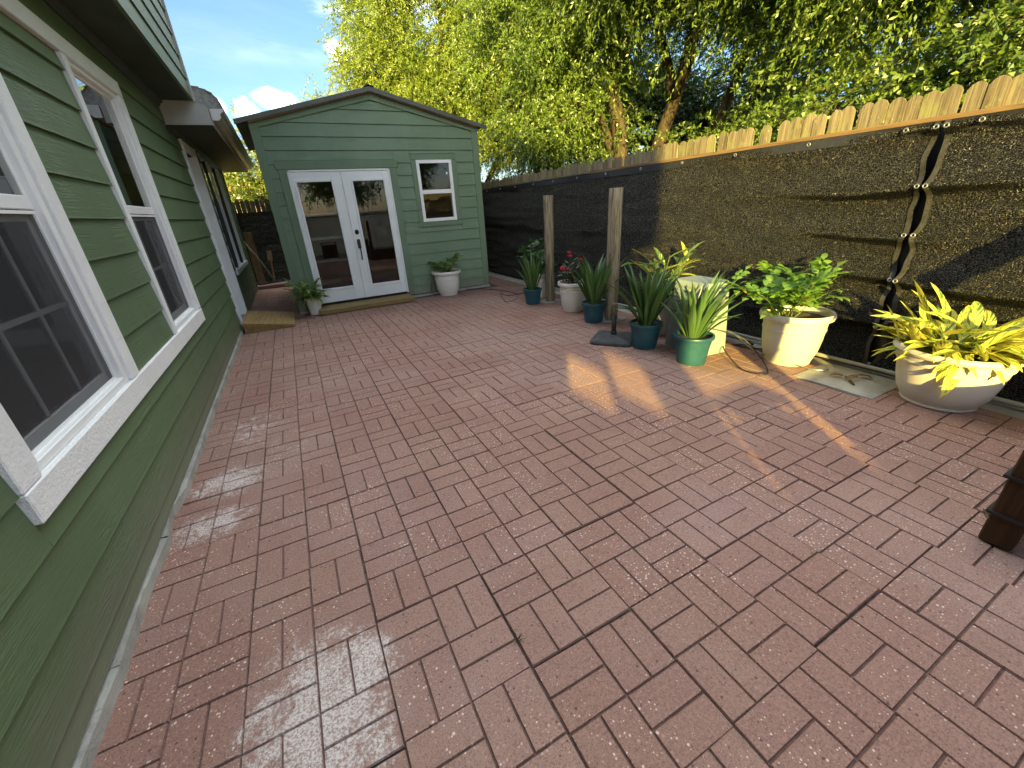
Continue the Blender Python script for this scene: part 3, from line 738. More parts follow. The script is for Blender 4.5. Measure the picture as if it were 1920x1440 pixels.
op = [(0.10, 1.69, 0.0, 2.075), (1.945, 2.685, 1.095, 2.150)]
cz = [0.03, .17, .335, .505, .675, .845, 1.013, 1.18, 1.35, 1.52, 1.69, 1.86, 2.03, 2.20, 2.365, 2.53, 2.70, 2.86]
for i, z0 in enumerate(cz):
    z1 = (cz[i + 1] if i + 1 < len(cz) else AZ) + .004
    xs = [SX0 + .09, SX1 - .09]
    if z0 >= 2.5:
        sp(lap_x(SX0 + .01, SX1 - .01, z0, z1, clip=True), 'siding_board', M['siding_x']); continue
    bl = [q for q in op if q[2] < z1 - .01 and q[3] > z0 + .01]
    cuts = sorted(set(xs + [v for q in bl for v in q[:2]]))
    for a, b_ in zip(cuts[:-1], cuts[1:]):
        mid = (a + b_) / 2; lo, hi = z0, z1
        for (p, q, c, d) in bl:
            if p < mid < q:
                if c <= lo + .02 and d >= hi - .02: lo = hi
                elif c <= lo + .02: lo = d
                elif d >= hi - .02: hi = c
        if hi - lo > .015: sp(lap_x(a + .001, b_ - .001, lo, hi), 'siding_board', M['siding_x'])
# walls behind the siding (front with holes), sides, back, floor, inside
co = MB()
for q in ((SX0, .185, 0, 2.5), (1.605, 2.02, 0, 2.5), (2.60, SX1, 0, 2.5), (.185, 1.605, 1.965, 2.5), (2.02, 2.60, 0, 1.19), (2.02, 2.60, 2.06, 2.5)): co.box(q[0], q[1], SY + .012, SY + .10, q[2], q[3])
co.prism([(SX0, 2.5), (SX1, 2.5), (AX, AZ)], 1, SY + .012, SY + .10)
co.box(SX1 - .1, SX1 - .02, SY + .1, SYB, 0, 2.5); co.box(SX0 + .02, SX0 + .1, SY + .1, SYB, 0, 2.5); co.box(SX0 + .02, SX1 - .02, SYB, SYB + .1, 0, 2.5)
co.prism([(SX0, 2.5), (SX1, 2.5), (AX, AZ)], 1, SYB, SYB + .1)
co.box(SX0 + .1, SX1 - .1, SY + .1, SYB, 0.0, .09)
sp(co, 'wall', M['shedroom'])
for x0, x1, s in ((SX0, SX0 + .02, -1), (SX1 - .02, SX1, 1)):
    for i in range(14):
        z0 = .03 + .178 * i; b = MB(); zz1 = min(z0 + .182, 2.50)
        P = [(x0 + .01, z0), ((x1 + .012) if s > 0 else (x0 - .012), z0), ((x1 + .001) if s > 0 else (x0 - .001), zz1), (x0 + .01, zz1)]
        sp(b.prism(P, 1, SY + .03, SYB + .1), 'siding_board', M['siding_y'])
for x0, x1 in ((SX0 - .018, SX0 + .092), (SX1 - .092, SX1 + .018)):
    b = MB(); b.cbox(x0, x1, SY - .030, SY + .03, .02, EZ + (.03 if 1 else 0), .004); sp(b, 'corner_trim', M['shedtrim'])
base = MB(); base.box(SX0 - .02, SX1 + .03, SY - .035, SYB + .1, -.05, .022); sp(base, 'foundation', M['concrete'])
# rake trims
for s in (-1, 1):
    xe = SX0 if s < 0 else SX1
    b = MB(); p0 = Vector((AX, AZ + .01)); p1 = Vector((xe + s * .02, EZ + .005)); dn = Vector((0, -.085))
    P = [p0, p1, p1 + dn * .9, p0 + dn]
    F = [(q.x, SY - .034, q.y) for q in P]; B = [(q.x, SY - .0, q.y) for q in P]
    b.face(F); b.face(B[::-1])
    for i in range(4):
        j = (i + 1) % 4; b.face([F[j], F[i], B[i], B[j]])
    sp(b, 'rake_trim', M['shedtrim'])
# corrugated metal roof, two slopes
for s in (-1, 1):
    xe = (SX0 - .17) if s < 0 else (SX1 + .15); ez = AZ + .065 - (AZ - EZ) / (AX - SX0) * abs(xe - AX)
    b = MB(); n = 74
    def rid(k): return .010 * (1 if (k % 4) in (1, 2) else 0)
    for k in range(n):
        ya, yb = [SY - .11 + (SYB + .3 - SY) * q / n for q in (k, k + 1)]
        h0, h1 = rid(k), rid(k + 1)
        b.face([(AX, ya, AZ + .065 + h0), (AX, yb, AZ + .065 + h1), (xe, yb, ez + h1), (xe, ya, ez + h0)])
        b.face([(AX, ya, AZ + .060 + h0), (AX, yb, AZ + .060 + h1), (xe, yb, ez - .005 + h1), (xe, ya, ez - .005 + h0)][::-1])
    roof = sp(b, 'roof_sheet', M['metalroof'])
    b = MB(); P = [(AX, AZ + .064), (xe, ez), (xe, ez - .055), (AX, AZ + .009)]
    b.prism(P, 1, SY - .115, SY - .095); b.obj('edge_flashing', M['metalroof'], roof)
    b = MB(); P = [(AX, AZ + .055), (xe - s * .16, ez + .045), (xe - s * .16, ez - .03), (AX, AZ + .0)]
    b.prism(P, 1, SY - .09, SYB + .1); b.obj('underlay', M['ply'], roof)
rc = MB(); rc.prism([(AX - .07, AZ + .062), (AX, AZ + .088), (AX + .07, AZ + .062), (AX + .07, AZ + .055), (AX, AZ + .08), (AX - .07, AZ + .055)], 1, SY - .122, SYB + .3); sp(rc, 'ridge_cap', M['black'])
# door surround
for q in ((.085, .187, .04, 1.968), (1.603, 1.705, .04, 1.968), (.060, 1.73, 1.970, 2.078)):
    b = MB(); b.cbox(q[0], q[1], SY - .028, SY + .01, q[2], q[3], .004); sp(b, 'door_trim', M['shedtrim'])
for q in ((.189, .215, .09, 1.962), (1.575, 1.601, .09, 1.962), (.189, 1.601, 1.94, 1.966)):
    b = MB(); b.cbox(q[0], q[1], SY - .018, SY + .08, q[2] if q[1] - q[0] < .1 else 1.9415, q[3], .003); sp(b, 'door_frame', M['door'])


def leaf_door(x0, x1, gx0, gx1, gz0, gz1):
    b = MB(); y0, y1 = SY - .006, SY + .04; z0, z1 = .105, 1.938
    b.cbox(x0, gx0, y0, y1, z0, z1, .003); b.cbox(gx1, x1, y0, y1, z0, z1, .003)
    b.cbox(gx0 + .0005, gx1 - .0005, y0 + .0005, y1, z0, gz0, .002); b.cbox(gx0 + .0005, gx1 - .0005, y0 + .0005, y1, gz1, z1, .002)
    d = sp(b, 'door', M['door'])
    r = MB(); w = .028                                             # raised lite frame round the glass
    for q in ((gx0 - w, gx0 + .006, gz0 - w, gz1 + w), (gx1 - .006, gx1 + w, gz0 - w, gz1 + w)): r.cbox(q[0], q[1], y0 - .013, y0 + .01, q[2], q[3], .005)
    for q in ((gz0 - w, gz0 + .006), (gz1 - .006, gz1 + w)): r.cbox(gx0 + .007, gx1 - .007, y0 - .0125, y0 + .01, q[0], q[1], .005)
    r.obj('lite_frame', M['door'], d)
    p = MB(); p.box(gx0, gx1, y0 + .012, y0 + .016, gz0, gz1); p.obj('pane', M['doorglass'], d)
    return d


dl = leaf_door(.217, .886, .275, .745, .315, 1.815); dr = leaf_door(.906, 1.573, 1.030, 1.488, .300, 1.812)
b = MB(); b.cbox(.8865, .912, SY - .020, SY - .008, .105, 1.936, .003); b.obj('astragal', M['door'], dl)
hb = MB(); hb.lathe([(0, 0), (.031, 0), (.031, .006), (.024, .012), (.012, .014), (.012, .022), (0, .022)], 20)
hv = [tuple(Vector((.950 + v[0], SY - .019 - v[2], 1.105 + v[1] * 1.15))) for v in hb.v]; hb.v = hv; hb.obj('deadbolt', M['bronze'], dr)
h = MB(); h.cbox(.926, .974, SY - .030, SY - .0195, .865, 1.0, .006)
h.tube([(.950, SY - .03, .905), (.950, SY - .065, .90), (.950, SY - .072, .86), (.950, SY - .068, .78), (.950, SY - .05, .715), (.950, SY - .02, .70)], [.010, .011, .010, .010, .009, .011], 8)
h.tube([(.935, SY - .03, .965), (.935, SY - .058, .968), (.962, SY - .066, .962)], [.007, .007, .010], 8); h.obj('handle', M['bronze'], dr)
# shed window
for q in ((1.945, 2.018, 1.17, 2.072), (2.604, 2.685, 1.17, 2.072), (1.945, 2.685, 2.074, 2.150), (1.925, 2.705, 1.095, 1.168)):
    b = MB(); b.cbox(q[0], q[1], SY - .027, SY + .01, q[2], q[3], .004); sp(b, 'window_trim', M['shedtrim'])
w = MB()
for q in ((2.020, 2.068, 1.172, 2.070), (2.556, 2.602, 1.172, 2.070)): w.cbox(q[0], q[1], SY - .034, SY + .05, q[2], q[3], .004)
for q in ((1.172, 1.222), (2.022, 2.070), (1.585, 1.645)): w.cbox(2.069, 2.555, SY - .033, SY + .05, q[0], q[1], .004)
sw = sp(w, 'window', M['vinyl'])
for q in ((1.645, 2.022), (1.222, 1.585)):
    p = MB(); p.box(2.066, 2.558, SY - .002, SY + .002, q[0], q[1]); p.obj('pane', M['doorglass'], sw)
st = MB(); st.cbox(2.50, 2.525, SY - .006, SY - .003, 1.86, 1.895, .001); st.obj('sticker', M['white'], sw)
# wire rack and chair kept inside
rack = thing('wire_rack', 'wire shelf rack standing inside the shed behind the left door glass', 'rack', (.55, 7.75, .09))
for x in (.0, .62):
    for y in (0, .3):
        b = MB(); b.tube([(x - .31, y - .15, 0), (x - .31, y - .15, 1.5)], .012, 6); b.obj('post', M['steel'], rack)
for k, z in enumerate((.25, .6, .95, 1.3)):
    b = MB()
    for y in np.linspace(-.15, .15, 7): b.tube([(-.31, y, z), (.31, y, z)], .005, 4)
    b.box(-.31, .31, -.16, -.148, z - .03, z + .01); b.obj('shelf', M['steel'], rack)
# threshold plank in front of the double door
b = MB(); b.cbox(.150, 1.585, 6.60, 6.985, .012, .075, .006); b.box(.20, 1.55, 6.63, 6.98, -.02, .013)
tag(b.obj('doorstep', M['step']), 'long low wooden doorstep plank in front of the white double doors', 'step')

# ------------------------------------------------------------------ fences and shade cloth
XF = 3.93
fence = thing('wooden_fence', 'weathered dog-eared picket fence along the right side behind the black cloth', 'fence', (XF, 5, 0))
rf_ = random.Random(21)


def picket(wd, h, seed):
    r = random.Random(seed); b = MB(); c = .032; th = .016
    P = [(-wd / 2, 0), (wd / 2, 0), (wd / 2, h - c * 1.15), (wd / 2 - c * .55, h - c * .35), (wd / 2 - c * 1.2, h), (-wd / 2 + c * 1.2, h), (-wd / 2 + c * .55, h - c * .35), (-wd / 2, h - c * 1.15)]
    return b.prism(P, 0, -th / 2, th / 2).mesh('picket', M['picket'])


pk = [picket(.090 + .001 * i, 1.86, i) for i in range(4)]
y = -2.4
while y < 11.5:
    o = link('picket', rf_.choice(pk), fence); ww = .0955
    if abs(y - 2.56) < .045: y += ww + .012; o.location = (.012, y - 5, -.01); o.rotation_euler = (R(1.2), 0, 0)
    else: o.location = (rf_.uniform(-.006, .006), y - 5, rf_.uniform(-.009, .009) - (rf_.uniform(.01, .05) if y > 4 else 0)); o.rotation_euler = (R(rf_.gauss(0, .35)), 0, R(rf_.gauss(0, .7)))
    y += ww
for z in (.3, 1.0):
    b = MB(); b.box(.015, .055, -7.4, 6.5, z, z + .09); b.obj('rail', M['rail'], fence)
b = MB(); b.cbox(-.052, -.014, -7.4, 0.05, 1.672, 1.702, .003); b.obj('rail', M['rail'], fence)
b = MB(); b.cbox(-.050, -.014, .055, 6.5, 1.678, 1.706, .003); b.obj('rail', M['picket'], fence)
for yy in (-4, -1.6, .8, 3.2, 5.6):
    b = MB(); b.box(.06, .15, yy, yy + .09, 0, 1.75); b.obj('fence_post', M['picket'], fence)
back = thing('wooden_fence', 'far picket fence closing the alley between the house and the shed', 'fence', (0, 11.55, 0))
x = -3.6
while x < 3.9:
    o = link('picket', rf_.choice(pk), back); o.location = (x, rf_.uniform(-.005, .005), rf_.uniform(-.03, .01) - .06); o.rotation_euler = (0, R(rf_.gauss(0, .4)), R(90)); x += .0955
b = MB(); b.box(-3.6, 3.9, .02, .06, 1.0, 1.09); b.obj('rail', M['rail'], back)

ties = [1.64, 1.30, .99, .685, .33, .03]
YS = 1.385


def seam_edge(z, side):
    """Y of the cloth edge at height z: pulled together at the lacing, gaping between"""
    for a, b_ in zip(ties[:-1], ties[1:]):
        if b_ <= z <= a:
            f = (z - b_) / (a - b_); return YS + side * (.006 + (.024 + .008 * math.sin(7 * a + side)) * math.sin(math.pi * f ** (1 + .25 * side)) ** 0.9 + .004 * mnoise.noise(Vector((z * 14, side, 0))))
    return YS + side * .008


def wrinkle(y, z, s):
    d = abs(y - YS); x = 0.0
    for k, zt in enumerate(ties[:-1]):                                 # folds fanning out from the lacing
        zc = zt + .02 * math.sin(y * 2.1 + k) + .012 * math.sin(y * 5 + 2 * k) - .05 * d * (1 - zt / 1.7) * .5
        x += .042 * math.exp(-((z - zc) / .036) ** 2) * math.exp(-d / 1.1) * (1 if k % 2 else .8)
        x -= .022 * math.exp(-((z - zc + .085) / .05) ** 2) * math.exp(-d / 1.3)
    p = Vector((y * .55 + 3 * s, z * 3.0, s * 5.0)); x += .040 * mnoise.noise(p) * (.35 + min(1, z * (1.7 - z) * 1.6))
    p = Vector((y * 1.3, z * 8.5, s * 9.0)); x += .026 * mnoise.noise(p)
    p = Vector((y * 5, z * 22, s)); x += .0015 * mnoise.noise(p)
    return x


def cloth_panel(y_far, side, ny, nz, label, s):
    b = MB(); zt, zb = 1.668, .012; V = {}
    def col(i, z):
        f = (i / ny) ** 1.35; e0 = seam_edge(z, side); return e0 + (y_far - e0) * f
    for j in range(nz + 1):
        z = zb + (zt - zb) * j / nz
        for i in range(ny + 1):
            y = col(i, z); sag = -.022 * (math.sin((y - .3) * 2 * math.pi / .62) ** 2) * max(0, (j / nz - .9) / .1)
            b.v.append((3.868 - max(-.035, .030 + wrinkle(y, z, s)), y, z + sag))
    W_ = ny + 1
    for j in range(nz):
        for i in range(ny):
            q = (j * W_ + i, j * W_ + i + 1, (j + 1) * W_ + i + 1, (j + 1) * W_ + i); b.f.append(q if side < 0 else q[::-1]); b.sm.append(True); b.mi.append(0)
    cl_ = tag(b.obj('shade_cloth', M['cloth']), label, 'shade cloth', 'black shade cloths hung on the fence')
    tb_ = MB(); K2 = int(abs(y_far - YS) / .09)
    for k in range(K2):
        ya, yb = [YS + side * .008 + (y_far - YS - side * .008) * q / K2 for q in (k, k + 1)]
        f_ = lambda y_, z_: 3.868 - .030 - wrinkle(y_, z_, s) - .004
        tb_.face([(f_(ya, 1.60), ya, 1.60), (f_(yb, 1.60), yb, 1.60), (f_(yb, 1.665), yb, 1.668), (f_(ya, 1.665), ya, 1.668)], True)
    tb_.obj('top_hem', M['hem2'], cl_)
    hm = MB(); K = 80
    for k in range(K):
        z0, z1 = zb + (zt - zb) * k / K, zb + (zt - zb) * (k + 1) / K
        e0, e1 = seam_edge(z0, side), seam_edge(z1, side); wd = side * .030
        x0, x1 = 3.861 - .031 - wrinkle(e0, z0, s), 3.861 - .031 - wrinkle(e1, z1, s)
        x0b, x1b = 3.861 - .028 - wrinkle(e0 + wd, z0, s), 3.861 - .028 - wrinkle(e1 + wd, z1, s)
        hm.face([(x0, e0, z0), (x0b, e0 + wd, z0), (x1b, e1 + wd, z1), (x1, e1, z1)], True)
    hm.obj('hem', M['hem'], cl_)
    return cl_


def ring(r, rr, n=14, k=6):
    b = MB()
    for i in range(n):
        for j in range(k):
            a, c = 2 * math.pi * i / n, 2 * math.pi * j / k
            b.v.append((rr * math.sin(c), (r + rr * math.cos(c)) * math.cos(a), (r + rr * math.cos(c)) * math.sin(a)))
    for i in range(n):
        for j in range(k):
            i2, j2 = (i + 1) % n, (j + 1) % k
            b.f.append((i * k + j, i2 * k + j, i2 * k + j2, i * k + j2)); b.sm.append(True); b.mi.append(0)
    return b.mesh('grommet', M['steel'])


gm = ring(.0115, .0042)
cA = cloth_panel(11.48, 1, 210, 96, 'long black shade cloth running from the laced seam back past the shed', 1.0)
cB = cloth_panel(-2.4, -1, 110, 96, 'sunlit black shade cloth at the near right end beyond the laced seam', 2.0)
for side, par, s in ((1, cA, 1.0), (-1, cB, 2.0)):
    for zt in ties[:-1]:
        yy = YS + side * .024; o = link('grommet', gm, par); o.location = (3.861 - .031 - wrinkle(yy, zt, s) - .006, yy, zt - .004); o.rotation_euler = (0, R(8), 0)
    yy = YS + side * .18
    while -2.3 < yy < 11.3:
        o = link('grommet', gm, par); o.location = (3.861 - .031 - wrinkle(yy, 1.645, s) - .004, yy, 1.640); yy += side * .62
lace = MB()
for zt in ties[:-1]:
    x_ = 3.838 - wrinkle(YS, zt, 1.0); lace.tube([(x_, YS - .026, zt - .002), (x_ - .008, YS, zt + .003), (x_, YS + .026, zt - .006)], .0035, 6)
lace.obj('lacing', M['cable'], cA)
bk = MB(); bk.box(3.893, 3.897, YS - .16, YS + .16, .02, 1.66); bk.obj('seam_shade_strip', M['cable'], cA)  # black strip added to stand for the shade in the seam gap
b = MB()                                                                # cloth on the far fence
for i in range(60):
    xa, xb = [-3.5 + 7.3 * q / 60 for q in (i, i + 1)]
    for j in range(10):
        za, zb_ = [.02 + 1.52 * q / 10 for q in (j, j + 1)]
        f = lambda x_, z_: 11.50 - .02 - .02 * mnoise.noise(Vector((x_ * 2, z_ * 2, 4)))
        b.face([(xa, f(xa, za), za), (xb, f(xb, za), za), (xb, f(xb, zb_), zb_), (xa, f(xa, zb_), zb_)], True)
tag(b.obj('shade_cloth', M['cloth']), 'black shade cloth on the far fence at the end of the alley', 'shade cloth', 'black shade cloths hung on the fence')
# things leaning at the end of the alley
b = MB(); b.cbox(-.075, .075, -.01, .01, 0, 1.15, .002, M=Matrix.Translation((-.76, 10.86, .0)) @ Euler((R(-5), 0, R(6))).to_matrix().to_4x4())
tag(b.obj('wooden_board', M['ply']), 'tan board standing upright against the end of the house', 'board')
b = MB(); b.tube([(-.86, 10.62, .98), (-.64, 10.62, .50), (-.49, 10.64, .085)], .020, 10)
tag(b.obj('wooden_pole', M['post']), 'grey pole leaning across the end of the alley', 'pole')
b = MB(); b.cbox(-.05, .05, -.012, .012, 0, .22, .003, M=Matrix.Translation((-.50, 11.28, .50)) @ Euler((R(-8), R(6), 0)).to_matrix().to_4x4())
b.cbox(-.02, .02, -.02, .02, -.50, .02, .003, M=Matrix.Translation((-.49, 11.28, .50)) @ Euler((R(-4), R(4), 0)).to_matrix().to_4x4())
tag(b.obj('wooden_stake', M['ply']), 'short pale wooden offcut on a stake before the dark cloth', 'stake')
b = MB(); b.tube([(-.86, 10.50, .10), (-.70, 10.52, .085), (-.5, 10.6, .09), (-.33, 10.7, .10), (-.2, 10.72, .14), (-.0, 10.75, .12)], .013, 8)
tag(b.obj('garden_hose', M['hem']), 'dark hose lying along the kerb at the alley end', 'hose')

# ------------------------------------------------------------------ the two upright posts
def log_post(x, y, h, r, tilt, label):
    b = MB(); n = 20; rr = random.Random(int(x * 100 + y * 37))
    for i in range(13):
        z = -.06 + (h + .06) * i / 12; k = r * (1.02 - .05 * i / 12)
        for q in range(n):
            a = 2 * math.pi * q / n; k2 = k * (1 + .035 * mnoise.noise(Vector((math.cos(a) * 2 + x, math.sin(a) * 2 + y, z * 1.5))) + .012 * math.sin(a * 5 + x))
            b.v.append((k2 * math.cos(a) + tilt[0] * z, k2 * math.sin(a) + tilt[1] * z, z))
    for i in range(12):
        for q in range(n):
            q2 = (q + 1) % n; b.f.append((i * n + q, i * n + q2, (i + 1) * n + q2, (i + 1) * n + q)); b.sm.append(True); b.mi.append(0)
    b.f.append(tuple(12 * n + q for q in range(n))); b.sm.append(False); b.mi.append(0)
    o = b.obj('wooden_post', M['post']); o.location = (x, y, 0); tag(o, label, 'post', 'bare posts by the fence')
    f = MB(); rng = random.Random(4)
    P = [(math.cos(a) * .17 * rng.uniform(.8, 1.2), math.sin(a) * .15 * rng.uniform(.8, 1.2)) for a in np.linspace(0, 2 * math.pi, 13)[:-1]]
    fo = f.prism(P, 2, -.03, .008).obj('post_collar', M['concrete'], o); return o


log_post(3.235, 5.12, 1.435, .068, (.0, .0), 'thinner round wooden post, farther of the two, between teal pot and rose')
log_post(3.235, 3.76, 1.445, .076, (.004, 0), 'thicker round wooden post, nearer of the two, behind the umbrella base')

# ------------------------------------------------------------------ pots
def pot(name, x, y, prof, mt, label, group, soil, rz=0.0, n=48):
    b = MB(); b.lathe(prof, n); o = b.obj(name, mt, sharp=28); o.location = (x, y, 0); o.rotation_euler = (0, 0, rz); tag(o, label, 'pot', group)
    s = MB(); rs_, zs = soil; k = 28
    s.lathe([(0, zs + .008), (rs_ * .5, zs + .004), (rs_, zs)], k); s.obj('soil', M['soil'], o)
    return o


def teal_prof(r, h):
    return [(0, 0), (r * .70, 0), (r * .715, .006), (r * .755, h * .25), (r * .80, h * .5), (r * .85, h * .72), (r * .865, h * .725), (r * .885, h * .88), (r * .985, h * .89), (r, h * .91), (r, h * .975), (r * .985, h), (r * .90, h), (r * .86, h * .93), (r * .80, h * .6)]


def white_prof(r, h, foot=.62):
    return [(0, 0), (r * foot, 0), (r * foot * 1.03, .008), (r * foot * 1.03, .018), (r * (foot + .03), .024), (r * .755, h * .25), (r * .81, h * .48), (r * .835, h * .66), (r * .855, h * .67), (r * .855, h * .69), (r * .84, h * .70), (r * .865, h * .86), (r * .98, h * .885), (r, h * .92), (r * .995, h * .965), (r * .96, h), (r * .88, h * .99), (r * .84, h * .93), (r * .80, h * .6)]


def bowl_prof(r, h):
    return [(0, 0), (r * .60, 0), (r * .625, .010), (r * .62, .022), (r * .66, .045), (r * .735, h * .22), (r * .80, h * .42), (r * .845, h * .62), (r * .865, h * .72), (r * .87, h * .735), (r * .90, h * .75), (r * .905, h * .78), (r * .89, h * .795), (r * .90, h * .875), (r * .965, h * .895), (r, h * .94), (r * .99, h * .98), (r * .95, h), (r * .87, h * .985), (r * .84, h * .9), (r * .8, h * .6)]


GT = 'small teal pots by the fence'; GW = 'big white pots by the fence'
pot('flower_pot', 2.965, 5.17, teal_prof(.142, .215), M['teal'], 'small teal pot farthest from the camera, left of the thin post', GT, (.12, .195))
pot('flower_pot', 3.035, 3.835, teal_prof(.152, .232), M['teal'], 'small teal pot in front of the thick post and the rose', GT, (.13, .21))
pot('flower_pot', 2.835, 2.79, teal_prof(.158, .245), M['teal'], 'small teal pot next to the umbrella base, all in shade', GT, (.135, .22))
pot('flower_pot', 2.855, 2.255, teal_prof(.165, .248), M['teal'], 'small teal pot catching the sun before the pale utility box', GT, (.14, .22))
pot('flower_pot', 3.27, 5.50, white_prof(.19, .375), M['potpale'], 'white pot mostly hidden behind the farthest teal pot', GW, (.16, .33))
pot('flower_pot', 3.165, 4.44, white_prof(.205, .385), M['potpale'], 'white round pot holding the pink rose bush', GW, (.17, .34))
pot('flower_pot', 3.27, 3.05, white_prof(.215, .405), M['potwhite'], 'white pot half hidden behind a teal pot and the utility box', GW, (.18, .36))
pot('flower_pot', 3.505, 1.825, white_prof(.262, .425), M['potwhite'], 'large cream pot with the yellow-flowered bush', GW, (.22, .37))
pot('flower_pot', 3.525, .865, bowl_prof(.300, .375), M['potwhite'], 'widest cream bowl-shaped pot at the right edge with golden leaves', GW, (.255, .32))
pot('flower_pot', .105, 6.83, white_prof(.118, .245, .66), M['potpale'], 'smallest white pot, left of the double doors', 'white pots flanking the shed doors', (.10, .215))
pot('flower_pot', 2.225, 6.78, white_prof(.248, .40, .60), M['potpale'], 'white pot against the shed wall under the small window', 'white pots flanking the shed doors', (.21, .35))

# ------------------------------------------------------------------ plants
def leaf_mesh(name, L, Wd, bend, mt, seg=8, fold=.25, seed=0, droop=0.0, shape='lance', wave=0.0):
    """one leaf along +X, curving down; carries lu / lv / tint for its own pattern"""
    r = random.Random(seed); V = []; F = []; lu = []; lv = []; ti = []; ang = 0.0; p = Vector((0, 0, 0)); cols = 5
    for i in range(seg + 1):
        f = i / seg
        if shape == 'lance': w = Wd * (math.sin(math.pi * min(1, f * .93 + .07)) ** .8) * (1 - .25 * f)
        elif shape == 'sword': w = Wd * (.75 + .5 * min(f * 2.2, 1) - .25) * (1 if f < .55 else max(0, 1 - (f - .55) / .45) ** .75)
        else: w = Wd * math.sin(math.pi * (f * .96 + .04)) ** .75
        if i == seg: w = 0.0008
        d = Vector((math.cos(ang), 0, -math.sin(ang))); nrm = Vector((math.sin(ang), 0, math.cos(ang)))
        for c in range(cols):
            u = (c - 2) / 2
            q = p + Vector((0, u * w / 2, 0)) + nrm * (abs(u) * w * fold + wave * math.sin(f * 9 + seed + u) * w * abs(u))
            V.append(tuple(q)); lu.append(abs(u)); lv.append(f); ti.append(.5 + .25 * (1 if u > 0 else -1))
        p = p + d * (L / seg); ang += bend / seg * (.6 + .8 * f)
    for i in range(seg):
        for c in range(cols - 1):
            a = i * cols + c; F.append((a, a + 1, a + cols + 1, a + cols))
    me = bpy.data.meshes.new(name); me.from_pydata(V, [], F); me.polygons.foreach_set('use_smooth', [True] * len(F))
    for nm, arr in (('lu', lu), ('lv', lv), ('tint', ti)):
        at = me.attributes.new(nm, 'FLOAT', 'POINT'); at.data.foreach_set('value', arr)
    me.materials.append(mt); me.update(); return me


def put(me, parent, p, az, el, roll=0.0, s=1.0, name='leaf'):
    o = link(name, me, parent)
    o.matrix_local = Matrix.Translation(p) @ Matrix.Rotation(az, 4, 'Z') @ Matrix.Rotation(-el, 4, 'Y') @ Matrix.Rotation(roll, 4, 'X') @ Matrix.Scale(s, 4)
    return o


swordm = [leaf_mesh('leaf', 1.0, .085 + .008 * (i % 3), .10 + .12 * i, M['sword'], 9, .30, i, shape='sword') for i in range(6)]
swordb = [leaf_mesh('leaf', 1.0, .06, 1.3 + .3 * i, M['sword'], 10, .25, i, shape='sword') for i in range(2)]


def sword_plant(x, y, z, h, n, label, seed, spread=.42, lean=(0, 0)):
    r = random.Random(seed); p = thing('spiky_plant', label, 'plant', (x, y, z), 0, 'sword-leaved plants in the teal pots')
    for i in range(n):
        az = r.uniform(0, 2 * math.pi); k = (i + .5) / n
        til = spread * (k ** .7) * r.uniform(.75, 1.25)
        d = Vector((math.sin(til) * math.cos(az) + lean[0], math.sin(til) * math.sin(az) + lean[1], math.cos(til))).normalized()
        az2 = math.atan2(d.y, d.x); el = math.asin(max(-1, min(1, d.z)))
        rr = .055 * math.sqrt(k)
        L = h * r.uniform(.72, 1.05) * (1.0 if k < .75 else .82)
        put(r.choice(swordm if r.random() < .93 else swordb), p, (rr * math.cos(az), rr * math.sin(az), -.02), az2, el, r.uniform(-.5, .5), L)
    for k in range(2):
        az = r.uniform(0, 6.28); put(swordb[k], p, (.03, .0, 0), az, R(55), 0, h * .7)
    return p


sword_plant(2.965, 5.17, .195, .60, 30, 'spiky sword-leaved plant in the farthest teal pot', 1, .36)
sword_plant(3.035, 3.835, .21, .62, 44, 'spiky sword-leaved plant fanning in front of the thick post', 2, .52)
sword_plant(2.835, 2.79, .22, .62, 50, 'dense spiky sword-leaved plant in the shaded teal pot beside the umbrella base', 3, .50)
sword_plant(2.855, 2.255, .22, .60, 44, 'spiky plant half in sun before the pale utility box', 4, .55, (.10, -.06))

gd = [leaf_mesh('leaf', 1.0, .235 + .02 * (i % 3), .35 + .28 * i, M['ginger_d'], 8, .16, i, wave=.05) for i in range(5)]
gy = [leaf_mesh('leaf', 1.0, .20 + .025 * (i % 3), .15 + .22 * i, M['ginger_y'], 9, .15, i, wave=.06) for i in range(6)]


